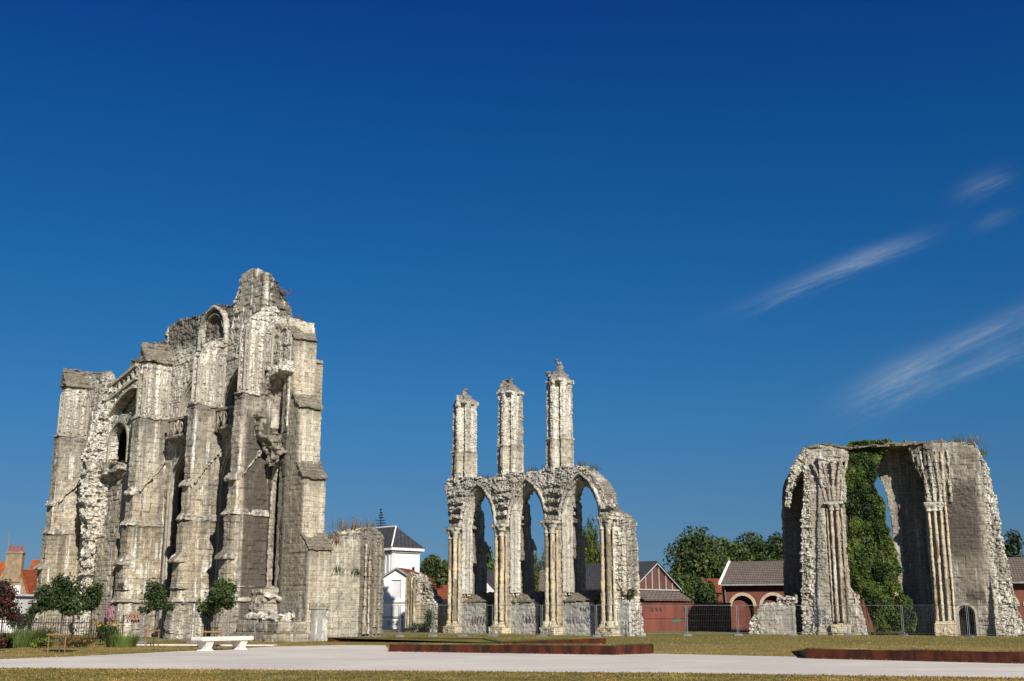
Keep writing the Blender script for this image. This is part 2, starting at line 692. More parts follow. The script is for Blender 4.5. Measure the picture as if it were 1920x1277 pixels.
M = MATS
M['stone'] = stone('weathered limestone', warm=.45, limeamt=.6, darkamt=.62, streak=.09)
M['stone_low'] = stone('stained limestone', warm=.6, light=(.42, .365, .265), mid=(.32, .275, .205), limeamt=.42, darkamt=.55, streak=.09)
M['stone_tower'] = stone('squared cream ashlar', light=(.52, .46, .35), mid=(.43, .375, .28), grey=(.33, .295, .235), limeamt=.35, darkamt=.22, bw=.6, bh=.3)
M['stone_pale'] = stone('bleached limestone', light=(.50, .45, .36), mid=(.39, .345, .265), grey=(.27, .25, .215), limeamt=.7, darkamt=.55, mort=.2)
M['stone_shaft'] = stone('ochre streaked shaft stone', light=(.52, .41, .235), mid=(.43, .335, .19), grey=(.33, .275, .19), dark=(.11, .085, .05), limeamt=.4, darkamt=.42, bw=3, bh=.75, streak=.06, mort=.2)
M['stone_panel'] = stone('grey rendered masonry', light=(.40, .37, .32), mid=(.335, .31, .27), grey=(.27, .255, .23), limeamt=.4, darkamt=.25, mort=.12)
M['plaster'] = stone('grey lime plaster', light=(.44, .415, .38), mid=(.37, .35, .325), grey=(.31, .295, .275), dark=(.12, .11, .10), limeamt=.4, darkamt=.2, brick=False)
M['stone_stub'] = stone('plastered stub masonry', light=(.43, .385, .30), mid=(.35, .31, .24), grey=(.28, .26, .22), limeamt=.4, darkamt=.4, mort=.2)
M['stone_brown'] = stone('brown stained masonry', light=(.36, .31, .235), mid=(.29, .25, .19), grey=(.22, .20, .165), limeamt=.3, darkamt=.4, bw=.5, bh=.24)
M['slab'] = stone('lichen covered coping', light=(.20, .175, .13), mid=(.15, .125, .09), grey=(.11, .10, .08), limeamt=.12, darkamt=.3, brick=True, bw=.4, bh=.2)
M['moulding'] = stone('carved moulding stone', light=(.42, .385, .31), mid=(.33, .30, .24), grey=(.28, .26, .22), limeamt=.4, darkamt=.4, brick=False)
M['ledge'] = stone('weathered ledge stone', light=(.36, .31, .24), mid=(.27, .235, .18), grey=(.20, .185, .16), limeamt=.4, darkamt=.6, brick=False)
M['rubble'] = stone('fallen rubble', light=(.55, .48, .38), mid=(.44, .38, .30), brick=False, lichen=.4)
M['coping_dark'] = plain('dark lead coping', (.13, .115, .10), (.055, .05, .05), 1.6, rough=.9)
M['white_stone'] = plain('white bench stone', (.72, .66, .60), (.60, .54, .48), 2.5, .8, .2)
M['corten'] = plain('rusted steel', (.085, .021, .010), (.026, .009, .006), 2.6, .85, .3, streak=(1, 1, .35), detail=7)
M['galv'] = plain('galvanised steel', (.27, .285, .28), (.19, .20, .20), 5, .5, metal=.6)
M['concrete'] = plain('concrete foot', (.17, .165, .155), None, 6, .95, .3)
M['black_iron'] = plain('black iron', (.022, .018, .018), (.03, .018, .015), 8, .6)
M['wood'] = plain('stake wood', (.26, .15, .07), (.16, .09, .045), 5, .9, streak=(6, 6, .6))
M['bark'] = plain('bark', (.12, .09, .065), (.06, .045, .035), 8, .95, .5, streak=(3, 3, .6))
M['stem'] = plain('dry stems', (.20, .15, .07), (.12, .09, .04), 8, .9)
M['white_paint'] = plain('white render', (.80, .79, .76), (.72, .71, .68), .8, .85, streak=(1, 1, .4))
M['grey_paint'] = plain('pale grey render', (.60, .61, .60), (.50, .51, .50), .8, .85, streak=(1, 1, .4))
M['trim_white'] = plain('white painted trim', (.78, .77, .74), (.62, .61, .58), 2, .7)
M['trim_dull'] = plain('weathered pale trim', (.50, .48, .44), (.38, .36, .33), 3, .8)
M['trim_grey'] = plain('grey painted trim', (.30, .30, .30), (.22, .22, .22), 2, .7)
M['brownwall'] = plain('ochre roughcast', (.30, .22, .14), (.20, .145, .09), 1.6, .95, .6)
M['glass'] = plain('dark window', (.02, .022, .025), (.03, .032, .035), 1, .15)
M['dark'] = plain('painted interior shade', (.015, .014, .013), None, 2, .95)
M['brick'] = brickmat('red brick', (.20, .062, .040), (.15, .045, .030), (.17, .10, .075))
M['redpanel'] = plain('red painted boards', (.20, .058, .038), (.12, .036, .026), 1.2, .85, streak=(1, 1, .25))
M['slate'] = tilemat('slate roof', (.045, .045, .052), (.07, .068, .075))
M['greytile'] = tilemat('brown grey roof tiles', (.13, .105, .09), (.17, .135, .115))
M['orangetile'] = tilemat('orange roof tiles', (.40, .105, .035), (.30, .075, .028))
M['redtile'] = tilemat('red roof tiles', (.27, .075, .035), (.20, .055, .03))
M['potred'] = plain('terracotta', (.36, .075, .045), (.26, .05, .03), 4, .85)
M['cream_trim'] = plain('cream stone trim', (.50, .42, .30), (.38, .31, .22), 3, .9)
M['signwhite'] = plain('white sign', (.8, .8, .8), (.74, .74, .74), 1, .6)
M['g_dark'] = leafmat('dark leaves', (.034, .056, .017))
M['g_mid'] = leafmat('mid green leaves', (.055, .085, .022))
M['g_olive'] = leafmat('olive leaves', (.09, .11, .025))
M['g_light'] = leafmat('light green leaves', (.10, .135, .028))
M['g_ivy1'] = leafmat('ivy leaves', (.07, .11, .018))
M['g_ivy2'] = leafmat('dark ivy leaves', (.022, .042, .011))
M['g_ivy3'] = leafmat('yellowing ivy leaves', (.13, .14, .025))
M['g_willow'] = leafmat('willow leaves', (.17, .20, .03), .35)
M['g_willow2'] = leafmat('darker willow leaves', (.075, .10, .02), .35)  # darker leaf tone, spread through the crown by noise
M['g_spruce'] = leafmat('spruce needles', (.02, .045, .038), .1)
M['g_purple'] = leafmat('purple leaves', (.09, .03, .022))
M['g_purple2'] = leafmat('dark purple leaves', (.045, .018, .016))
M['g_dry'] = leafmat('dry grass', (.22, .16, .055))
M['g_dry2'] = leafmat('rusty dry growth', (.17, .09, .035))
M['g_straw'] = leafmat('straw grass', (.34, .225, .065))
M['g_straw2'] = leafmat('faded grass', (.26, .185, .05))
M['g_straw3'] = leafmat('olive grass', (.15, .135, .034))
M['f_orange'] = leafmat('orange flowers', (.45, .12, .02))
M['f_yellow'] = leafmat('yellow flowers', (.60, .36, .03))
M['f_lime'] = leafmat('lime green leaves', (.20, .26, .03))
M['paint_pink'] = plain('pink spray paint', (.40, .17, .24), (.34, .18, .22), 9)
M['paint_blue'] = plain('blue grey spray paint', (.12, .14, .24), (.2, .2, .28), 9)
M['paint_black'] = plain('black spray paint', (.035, .032, .035), (.07, .06, .06), 9)
M['paint_red'] = plain('red spray paint', (.36, .17, .14), (.32, .2, .17), 9)
M['paint_green'] = plain('green spray paint', (.05, .12, .07), (.07, .13, .08), 9)


def lawn_material():
    m, nt, b = nodes_of('dry lawn')
    t = NT(nt)
    P = t.n('ShaderNodeTexCoord').outputs['Object']
    big = t.noise(P, .11, 4, .6)
    med = t.noise(P, .8, 5, .65)
    strip = t.noise(t.mapping(P, (.12, 1.0, 1)), .8, 5, .65)
    fine = t.noise(P, 14, 4, .7)
    c = t.mix(t.step(strip, .40, .60), (.165, .14, .034), (.31, .215, .065))
    c = t.mix(t.math('MULTIPLY', t.step(big, .42, .60), .7), c, (.25, .165, .048))
    c = t.mix(t.math('MULTIPLY', t.step(med, .46, .62), .6), c, (.33, .235, .095))
    c = t.mix(t.math('MULTIPLY', t.step(t.noise(t.mapping(P, (1, 1, 1), (40, 7, 0)), .5, 6, .7), .52, .64), .6), c, (.085, .10, .022))
    sep = t.n('ShaderNodeSeparateXYZ')
    nt.links.new(P, sep.inputs[0])
    far = t.step(t.math('ADD', sep.outputs[1], t.math('MULTIPLY', t.math('SUBTRACT', big, .5), 30)), 52, 66)
    c = t.mix(t.math('MULTIPLY', far, .7), c, (.125, .118, .030))
    c = t.mix(t.math('MULTIPLY', t.step(fine, .5, .75), .5), c, (.09, .075, .025))
    nt.links.new(c, b.inputs['Base Color'])
    t.bump(t.math('ADD', fine, med), .9, .06, b)
    return m


def gravel_material():
    m, nt, b = nodes_of('pale gravel')
    t = NT(nt)
    P = t.n('ShaderNodeTexCoord').outputs['Object']
    big = t.noise(P, .18, 4, .6)
    strip = t.noise(t.mapping(P, (.10, .9, 1), (2, 3, 0)), 1.0, 6, .7)
    fine = t.noise(P, 30, 3, .8)
    c = t.mix(t.step(big, .4, .6), (.50, .455, .40), (.58, .53, .465))
    c = t.mix(t.math('MULTIPLY', t.step(strip, .45, .64), .65), c, (.44, .395, .34))
    mid2 = t.noise(t.mapping(P, (1, 1.6, 1)), 2.2, 6, .75)
    c = t.mix(t.math('MULTIPLY', t.step(mid2, .54, .7), .5), c, (.64, .59, .52))
    c = t.mix(t.math('MULTIPLY', t.step(mid2, .46, .32), .4), c, (.36, .315, .265))
    c = t.mix(t.math('MULTIPLY', t.step(fine, .5, .7), .45), c, (.36, .315, .27))
    nt.links.new(c, b.inputs['Base Color'])
    t.bump(fine, .5, .02, b)
    return m


M['lawn'] = lawn_material()
M['gravel'] = gravel_material()


# ------------------------------------------------------------------ leaves
def leaf_mesh(name, pts, size, mats, parent=None, seed=0, nrm=None, aspect=.6, weights=None, droop=0.0, spread=1.0):
    """one mesh of many small four sided leaves at pts; nrm biases which way they face"""
    rs = np.random.RandomState(seed)
    n = len(pts)
    pts = np.asarray(pts, float)
    d = rs.normal(size=(n, 3)) * spread
    if nrm is not None:
        d += np.asarray(nrm) * 1.1
    d /= np.linalg.norm(d, axis=1)[:, None] + 1e-9
    r = rs.normal(size=(n, 3))
    if droop:
        r = r * (1 - droop) + np.array((0, 0, -1.0)) * droop * 2
    t = r - d * (r * d).sum(1)[:, None]
    t /= np.linalg.norm(t, axis=1)[:, None] + 1e-9
    bt = np.cross(d, t)
    s = (size * rs.uniform(.55, 1.35, n))[:, None]
    v = np.empty((n, 4, 3))
    bend = d * s * .18
    v[:, 0] = pts - t * s
    v[:, 1] = pts + bt * s * aspect + bend
    v[:, 2] = pts + t * s
    v[:, 3] = pts - bt * s * aspect + bend
    me = bpy.data.meshes.new(name)
    me.vertices.add(n * 4)
    me.vertices.foreach_set('co', v.astype(np.float32).ravel())
    me.loops.add(n * 4)
    me.loops.foreach_set('vertex_index', np.arange(n * 4, dtype=np.int32))
    me.polygons.add(n)
    me.polygons.foreach_set('loop_start', np.arange(0, n * 4, 4, dtype=np.int32))
    k = len(mats)
    w = weights or [1.0 / k] * k
    cl = fbm(pts * .9 + 4.0, seed + 3, 2) + rs.uniform(-.16, .16, n)
    q = np.argsort(np.argsort(cl)) / max(n, 1)
    idx = np.searchsorted(np.cumsum(w)[:-1], q)
    me.polygons.foreach_set('material_index', idx.astype(np.int32))
    me.update(calc_edges=True)
    return link_mesh(name, me, mats, parent)


def blob_points(blobs, n, seed, shell=.55):
    """points through the volume of several ellipsoids, denser toward their skins; returns points and outward directions"""
    rs = np.random.RandomState(seed)
    vol = np.array([b[3] * b[4] * b[5] for b in blobs]) ** .75
    pick = rs.choice(len(blobs), n, p=vol / vol.sum())
    B = np.array(blobs, float)[pick]
    d = rs.normal(size=(n, 3))
    d /= np.linalg.norm(d, axis=1)[:, None]
    r = shell + (1 - shell) * rs.uniform(0, 1, n) ** .6
    r *= 1 + .22 * (fbm(d * 2.3 + pick[:, None] * 7.1, seed, 2) - .5) * 2
    p = B[:, :3] + d * B[:, 3:6] * r[:, None]
    return p, d


def crown_blobs(cx, cy, z0, z1, w, n, rnd, depth=None, taper=.5):
    depth = depth or w
    out = []
    h = z1 - z0
    for i in range(n):
        f = (i + .5) / n
        zz = z0 + h * (.12 + .76 * f)
        prof = math.sin(math.pi * min(1, .22 + .74 * f)) ** .7
        a = rnd.uniform(0, 6.28)
        rr = rnd.uniform(.15, .62) * prof
        s = rnd.uniform(.24, .36) * (1 - taper * .4 * f)
        out.append((cx + math.cos(a) * rr * w / 2, cy + math.sin(a) * rr * depth / 2, zz, w * s, depth * s, min(h * .30, w * s * .85)))
    out.append((cx, cy, z0 + h * .45, w * .30, depth * .30, h * .36))
    return out


def tree(name, label, x, y, z0, z1, w, mats, n, size, seed, group=None, trunk_r=.15, blobs=14, weights=None, base=0.0, droop=0., cat='tree', crown_only=None, shell=.5, depth=None):
    rnd = random.Random(seed)
    t = thing(name, label, cat, (x, y, base), 0, group)
    bl = crown_only or crown_blobs(0, 0, z0, z1, w, blobs, rnd, depth)
    p, d = blob_points(bl, n, seed, shell)
    leaf_mesh('crown', p, size, mats, t, seed, d, weights=weights, droop=droop)
    tb = MB()
    top = z0 + (z1 - z0) * .55
    bend = rnd.uniform(-.05, .05) * w
    tb.tube((0, 0, -.1), (bend, 0, z0 * .7 + .05), trunk_r, trunk_r * .78, 8)
    tb.tube((bend, 0, z0 * .7 + .03), (bend * .6, 0, top), trunk_r * .8, trunk_r * .3, 8)
    for i in range(7):
        a = rnd.uniform(0, 6.28)
        zz = z0 * .85 + (top - z0 * .85) * rnd.uniform(0, .8)
        l = w * rnd.uniform(.2, .36)
        tb.tube((bend * .8, 0, zz), (math.cos(a) * l, math.sin(a) * l, zz + l * rnd.uniform(.5, 1)), trunk_r * .35, trunk_r * .1, 5)
    tb.build('trunk', M['bark'], t)
    return t

# ================================================================== 1. TALL RUIN ON THE LEFT
rnd = random.Random(11)


def ledge_stain(co, levels, reach=1.6, amt=.8):
    s = np.zeros(len(co))
    for L in levels:
        d = L - co[:, 2]
        s = np.maximum(s, np.where(d > -.1, np.exp(-np.maximum(d, 0) / reach), 0))
    return s * amt


def big_ruin():
    T = thing('ruined_church', 'tallest ruin, jagged pale church wall with stepped buttresses and a broken tower stump', 'ruin', (-16.0, 68.0, 0), rad(-45))
    # --- main wall
    outer = [(-24.9, -.3), (1.7, -.3), (1.7, 17.9), (.9, 18.5), (-.4, 18.9), (-1.15, 19.3), (-1.3, 20.3), (-1.35, 21.4), (-1.5, 22.2), (-2.9, 22.85), (-4.2, 22.7), (-4.6, 21.7),
             (-5.2, 20.85), (-6.4, 21.15), (-7.6, 21.2), (-9.2, 20.95), (-11.4, 21.15), (-12.4, 21.0), (-13.3, 20.85), (-13.8, 19.9), (-15.3, 20.05), (-16.7, 19.9), (-17.3, 19.6),
             (-17.35, 18.75), (-21.2, 17.62), (-21.5, 17.9), (-21.8, 18.6), (-22.6, 19.2), (-23.3, 18.9), (-24.9, 19.0)]
    holes = [arch_hole(-3.05, 2.1, .3, 8.9, 12.0), arch_hole(-3.15, 2.0, 12.9, 14.1, 16.6),
             arch_hole(-8.75, 2.65, .3, 8.9, 12.0), arch_hole(-8.4, 2.35, 12.9, 14.0, 16.6),
             arch_hole(-19.15, 1.3, 11.8, 13.2, 14.7, 7), arch_hole(-22.3, .85, 2.6, 8.0, 9.6, 7),
             [(.3, 2.3), (1.5, 2.3), (1.5, 9.5), (1.1, 10.1), (.7, 10.3), (.35, 9.8)],
             [(.15, 11.9), (1.5, 11.9), (1.5, 15.2), (.9, 14.9), (.4, 14.3), (.15, 13.4)],
             [(-20.7, 15.35), (-17.2, 15.35), (-17.2, 17.0), (-17.9, 16.95), (-18.9, 16.6), (-19.8, 16.1)]]
    for i in range(6):          # openings of the sloping openwork parapet
        x = -21.0 + i * .62
        z = 16.78 + i * .62 * .275
        holes.append([(x, z), (x + .42, z + .11), (x + .42, z + .66), (x + .21, z + .78), (x, z + .55)])
    w = MB()
    w.prism(outer, 'y', 2.2, 2.85, holes)
    w.prism([(-16.9, 17.0), (1.0, 17.0), (.3, 18.3), (-.9, 18.8), (-1.5, 19.4), (-5.2, 20.7), (-6.4, 21.0), (-7.6, 21.05), (-9.2, 20.8), (-12.4, 20.85), (-13.5, 20.3), (-13.9, 19.7), (-16.7, 19.8)], 'y', 2.8, 3.4)
    w.prism([(-21.2, 14.6), (-13.6, 14.6), (-13.6, 19.85), (-15, 20.1), (-17.4, 19.75), (-18.6, 19.55), (-20.3, 19.7), (-20.5, 18.3), (-20.9, 17.2)], 'y', 3.1, 3.8, [[(-18.5, 15.9), (-17.7, 15.9), (-17.7, 16.9), (-18.1, 16.8)]])
    w.prism([(2.15, 16.5), (4.4, 16.5), (4.45, 19.4), (4.25, 20.4), (3.9, 21.2), (3.3, 21.9), (2.7, 22.25), (2.15, 22.3)], 'x', -4.3, -1.35)
    w.prism([(2.15, 21.5), (3.4, 21.5), (3.0, 22.4), (2.15, 22.75)], 'x', -4.1, -2.2)
    # stub of the lost buttress
    w.prism([(2.3, -.2), (1.1, -.2), (1.0, 2.4), (1.3, 2.8), (1.2, 7.0), (.7, 9.0), (.6, 12.2), (1.0, 13.6), (1.5, 15.5), (1.9, 17.6), (2.4, 18.3)], 'x', -21.9, -20.75)
    w.box(-20.2, 1.6, -.3, -17.3, 2.3, 6.8)
    w.prism([(-20.7, 10.9), (-17.8, 11.2), (-17.8, 11.8), (-20.6, 11.8)], 'y', 1.6, 2.3)
    w.box(.3, 2.9, 1.6, 1.6, 3.6, 15.5)          # back of the broken window bay
    w.box(-24.0, 2.85, 2.0, -21, 3.4, 10)

    def crum(co):
        x, y, z = co.T
        m = sstep(18.3, 19.6, z) * np.where((x > -4.5) & (x < -1.3), .06, .32)
        m = np.maximum(m, sstep(-22.2, -21.6, x) * (1 - sstep(-20.6, -20.0, x)) * (y < 2.1))
        m = np.maximum(m, sstep(19.3, 20.0, z) * (y > 2.6) * .75)
        m = np.maximum(m, (np.abs(z - 11.3) < .7) * (x < -17.5) * .8)
        return m

    def rubf(co):
        x, y, z = co.T
        r = sstep(14, 18.5, z) * .5 * np.where((x > -4.2) & (x < -1.5) & (z > 19.2) & (y < 2.5), .0, 1)
        r = np.maximum(r, ((x > -22) & (x < -20.4)) * .9)
        return r

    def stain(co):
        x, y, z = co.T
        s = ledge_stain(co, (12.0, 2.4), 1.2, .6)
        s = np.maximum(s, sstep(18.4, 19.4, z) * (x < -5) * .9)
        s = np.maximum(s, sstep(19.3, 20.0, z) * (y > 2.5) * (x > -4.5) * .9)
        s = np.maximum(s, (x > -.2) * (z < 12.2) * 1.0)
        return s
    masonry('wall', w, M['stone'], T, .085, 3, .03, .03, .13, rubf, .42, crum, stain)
    # added inner wall and unseen ceiling slabs that block light, keeping the inside dark
    iw = MB()
    iw.box(-24.5, 5.2, -.3, .2, 5.7, 16.6)
    iw.box(-24.5, 3.3, 14.9, -20.2, 5.7, 15.1)
    iw.box(-13.4, 3.3, 16.7, .2, 5.7, 16.9)
    iw.box(-.3, 3.4, -.3, .19, 5.2, 16.7)
    iw.box(-24.4, 3.4, -.3, -23.9, 5.2, 14.9)
    iw.build('inner_light_block', M['stone_brown'], T)

    # --- buttresses
    def buttress(xc, wd, top, cap, seed, ledge=True, dp=2.6, dark=0.0):
        b = MB()
        pr = [(dp, -.3), (-.6, -.3), (-.6, 1.0), (-.5, 1.1), (-.5, 1.95), (-.28, 2.3), (-.28, 4.4), (-.12, 4.9), (-.12, 7.0), (.04, 7.5), (.04, 9.1), (.12, 9.6), (.12, 14.0), (.3, 14.5), (.32, top), (dp, top)]
        b.prism(pr, 'x', xc - wd, xc)
        b.prism([(dp, -.3), (.2, -.3), (.2, 6.9), (.9, 7.4), (1.0, 9.0), (dp, 11.2)], 'x', xc - wd - .15, xc + .12)
        if not cap:
            b.prism([(.5, top - .3), (dp, top - .3), (dp, top + 1.2), (1.6, top + .9), (.9, top + .4)], 'x', xc - wd * .9, xc - .02)

        def cf(co):
            z = co[:, 2]
            return np.maximum(sstep(top - 1.6, top - .2, z) * (0.35 if cap else .8), .35 * sstep(1.0, .2, z))

        def rf(co):
            z = co[:, 2]
            return sstep(13.6, 14.6, z) * .55 + sstep(3.4, 2.2, z) * .35

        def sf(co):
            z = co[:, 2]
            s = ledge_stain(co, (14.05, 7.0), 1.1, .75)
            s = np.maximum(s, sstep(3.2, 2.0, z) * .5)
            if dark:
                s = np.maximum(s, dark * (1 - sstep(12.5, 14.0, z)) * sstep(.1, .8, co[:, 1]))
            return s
        o = masonry('buttress', b, M['stone'] if seed % 2 else M['stone_low'], T, .078, seed, .024, .026, .12, rf, .34, cf, sf, rubbase=.25)
        # string courses and the sloping drip mould
        s = MB()
        s.prism([(dp, 14.08), (.02, 14.08), (.0, 14.2), (.28, 14.4), (dp, 14.4)], 'x', xc - wd - .08, xc + .1)
        s.prism([(dp, 7.0), (-.22, 7.0), (-.26, 7.1), (.02, 7.42), (dp, 7.42)], 'x', xc - wd - .1, xc + .2)
        s.prism([(dp, 2.12), (-.68, 2.12), (-.72, 2.24), (-.5, 2.42), (dp, 2.42)], 'x', xc - wd - .12, xc + .24)
        s.prism([(dp, 2.9), (-.36, 2.9), (-.36, 3.02), (dp, 3.02)], 'x', xc - wd - .06, xc + .18)
        s.prism([(.4, 9.2), (dp - .35, 11.45), (dp - .35, 11.58), (.36, 9.36)], 'x', xc - .1, xc + .2)
        if ledge:
            s.prism([(.2, 4.45), (-.62, 4.45), (-.66, 4.6), (-.1, 5.1), (.2, 5.1)], 'x', xc - wd - .1, xc + .1)
            s.prism([(.3, 9.0), (-.18, 9.0), (-.22, 9.12), (.1, 9.55), (.3, 9.55)], 'x', xc - wd - .08, xc + .1)
        for sp in islands(s):
            masonry('string_course', sp, M['ledge'], o, .06, seed + 3, .02, .0, .09, None, .2, lambda co: .35 + .65 * (vnoise(co * 1.3, seed) > .5), None, warp=.05, rubbase=.7)
        # thin vertical shafts of the upper panelling
        r = MB()
        for y in (.42, .95, 1.5, 2.05):
            z1 = top - rnd.uniform(.3, 1.3)
            r.tube((xc + .04, y, 14.4), (xc + .04, y, z1), .085, .075, 6)
        for q in (.15, .8):
            r.tube((xc - wd * q, .3, 14.4), (xc - wd * q, .3, top - .6), .08, .07, 6)
        each(r, 'wall_shaft', M['moulding'], o)
        if cap:
            c = MB()
            c.prism([(xc - wd - .18, top - .1), (xc + .2, top - .1), (xc + .2, top + .05), (xc - wd * .45, top + 1.25), (xc - wd - .18, top + .05)], 'y', .12, dp + .4)
            c.box(xc - wd * .55, .05, top + 1.0, xc - wd * .35, dp + .35, top + 1.4)
            masonry('weathering_slope', c, M['slab'], o, .085, seed + 9, .03, .02, .06, None, .2, None, None, bw=.4, bh=.2)
        return o
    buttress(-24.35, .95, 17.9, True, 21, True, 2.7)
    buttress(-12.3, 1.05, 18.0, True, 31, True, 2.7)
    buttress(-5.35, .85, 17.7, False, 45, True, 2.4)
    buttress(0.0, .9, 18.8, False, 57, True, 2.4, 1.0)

    # --- stepped tower buttress on the right
    b = MB()
    b.prism([(.9, -.3), (4.25, -.3), (4.25, 4.95), (3.5, 5.9), (3.45, 9.05), (2.8, 10.0), (2.75, 13.2), (2.1, 14.1), (2.0, 17.4), (1.35, 18.2), (1.35, 18.9), (.9, 19.0)], 'y', 2.3, 3.9)
    b.box(.2, 2.9, 17.8, 1.5, 4.2, 18.9)

    def tst(co):
        x, y, z = co.T
        s = ledge_stain(co, (17.4, 13.2, 9.05, 4.95), .55, .7) * (y > 2.4)
        return np.maximum(s, (y < 2.42) * (z < 14.5) * .55)  # face turned from the sun painted darker
    o = masonry('tower_buttress', b, M['stone_tower'], T, .095, 71, .014, .018, .05, None, .2, lambda co: sstep(17.8, 18.8, co[:, 2]), tst, warp=.03, rubbase=.06, bw=.6, bh=.3)
    for x1, z0, x0, z1 in ((4.25, 4.9, 3.42, 5.95), (3.45, 9.0, 2.72, 10.05), (2.75, 13.15, 2.02, 14.15), (2.02, 17.35, 1.3, 18.25)):
        c = MB()
        c.prism([(x1 + .14, z0), (x1 + .14, z0 + .16), (x0, z1 + .2), (x0 - .1, z1)], 'y', 2.18, 4.02)
        masonry('weathering_slope', c, M['slab'], o, .07, int(z0 * 7), .03, .02, .08, None, .16, None, None, bw=.4, bh=.2, warp=.03)
    d = MB()
    d.box(4.22, 2.6, -.1, 4.31, 3.6, 1.72)
    d.build('blocked_doorway', M['grey_paint_old'], o)
    d = MB()
    d.box(4.2, 2.45, 1.72, 4.36, 3.75, 2.05)
    d.build('lintel', M['stone_brown'], o)

    # --- broken arch, balcony and rubble in the tower bay
    s = MB()
    q = [(-.05, 11.9), (-.05, 13.2), (.1, 13.9), (.4, 14.5), (.85, 14.95), (1.45, 15.25), (2.05, 15.4)]
    s.ribbon(q, .55, 1.3, 2.5)
    s.stones(.2, 1.4, 15.7, 1.9, 2.4, 16.1, 14, .3, .6, rnd)
    masonry('broken_arch', s, M['stone'], T, .08, 83, .03, .02, .1, lambda co: sstep(14.6, 15.5, co[:, 2]) * .9, .2, lambda co: sstep(15.3, 15.9, co[:, 2]), None)
    s = MB()
    s.prism([(2.4, 10.3), (1.9, 10.6), (1.4, 11.3), (1.2, 11.6), (2.4, 11.9)], 'x', -.05, 1.3)
    s.stones(.4, 1.7, 10.0, 1.7, 2.2, 11.6, 26, .3, .55, rnd)
    s.box(-.05, 1.1, 11.7, .6, 1.3, 12.9)
    s.box(-.15, 1.0, 12.8, .7, 1.45, 13.0)
    masonry('broken_balcony', s, M['stone_brown'], T, .07, 87, .03, .02, .1, None, .25, None, lambda co: np.full(len(co), .5))
    s = MB()
    for a, h, y in ((0, 1, 2.25), (.16, .9, 2.4), (.32, .8, 2.6)):
        s.tube((.32 + a, y, 2.3), (.32 + a, y, 8.9), .075, .075, 7)
        s.path([(.32 + a, y, 8.9), (.40 + a, y, 9.6), (.6 + a * .8, y, 10.3 - a * .4)], .075, 7)
    for i in range(9):
        s.stones(1.25, 2.4, 3 + i * .75, 1.45, 2.7, 3.2 + i * .75, 2, .12, .22, rnd)
    masonry('window_shafts', s, M['stone_brown'], T, .05, 85, .01, .01, .06, None, .1, None, None, warp=.03)
    s = MB()
    s.box(.05, -.1, -.3, 4.7, 2.3, .42)
    s.box(.4, .35, .4, 4.4, 2.3, 1.12)
    s.box(.2, 1.2, 1.0, 1.6, 2.3, 2.9)
    masonry('plinth', s, M['stone_brown'], T, .085, 91, .04, .05, .14, None, .22, lambda co: sstep(.8, 1.4, co[:, 2]), None, bw=1.1, bh=.5)
    s = MB()
    s.stones(1.0, .5, 1.1, 4.0, 1.7, 1.4, 90, .15, .42, rnd)
    s.stones(.7, 1.5, 1.3, 1.7, 2.2, 2.9, 34, .15, .4, rnd)
    masonry('rubble_heap', s, M['rubble'], T, .055, 93, .02, 0, .06, None, .1, None, None)

    # --- window mouldings
    for cx, half, zs, ap, z0 in ((-3.05, 2.1, 8.9, 12.0, .4), (-3.15, 2.0, 14.1, 16.6, 12.9), (-8.75, 2.65, 8.9, 12.0, .4), (-8.4, 2.35, 14.0, 16.6, 12.9), (-19.15, 1.3, 13.2, 14.7, 11.8), (-22.3, .85, 8.0, 9.6, 2.6)):
        s = MB()
        for k, (o0, wd, y0, y1) in enumerate(((.08, .14, 2.06, 2.3), (-.08, .12, 2.14, 2.5))):
            P_ = pointed(cx, half + o0, zs, ap + o0 * 1.2, 12)
            P_ = [(cx + half + o0, z0)] + P_ + [(cx - half - o0, z0)]
            if z0 > 11 and zs < 13.5 and k:
                continue
            s.ribbon(list(reversed(P_)), wd, y0, y1)
        s.build('arch_moulding', M['moulding'], T)
    # blind arch near the wall head
    s = MB()
    P_ = [(-5.5, 18.3)] + pointed(-7.05, 1.5, 19.2, 20.95, 9) + [(-8.6, 18.3)]
    s.ribbon(list(reversed(P_)), .2, 1.9, 2.35)
    P_ = [(-5.8, 18.5)] + pointed(-7.05, 1.2, 19.2, 20.5, 9) + [(-8.3, 18.5)]
    s.ribbon(list(reversed(P_)), .12, 2.0, 2.35)
    masonry('blind_arch', s, M['moulding'], T, .06, 97, .01, 0, .05, None, .1)
    # balconies with openwork between the buttresses
    for x0, x1 in ((-5.2, -1.0), (-11.3, -6.3)):
        s = MB()
        s.prism([(2.3, 12.1), (1.9, 12.3), (1.45, 12.6), (1.4, 12.75), (1.5, 12.88), (2.3, 12.88)], 'x', x0, x1)
        masonry('balcony_ledge', s, M['ledge'], T, .08, 101 + int(x1), .02, .01, .08, None, .25, None, lambda co: np.full(len(co), .55))
        s = MB()
        n = int((x1 - x0) / .75)
        for i in range(n):
            a = x0 + .05 + i * .75
            s.box(a, 1.58, 12.86, a + .1, 1.72, 13.9)
            s.tube((a + .1, 1.65, 12.95), (a + .75, 1.65, 13.8), .05, .05, 6)
            s.tube((a + .1, 1.65, 13.8), (a + .75, 1.65, 12.95), .05, .05, 6)
        s.box(x0, 1.54, 13.85, x1, 1.76, 14.0)
        s.build('openwork_parapet', M['ledge'], T)
    # rampant parapet rails
    s = MB()
    s.hexa([(-21.25, 2.05, 17.5), (-17.3, 2.05, 18.6), (-17.3, 2.5, 18.6), (-21.25, 2.5, 17.5)], [(-21.25, 2.05, 17.68), (-17.3, 2.05, 18.8), (-17.3, 2.5, 18.8), (-21.25, 2.5, 17.68)])
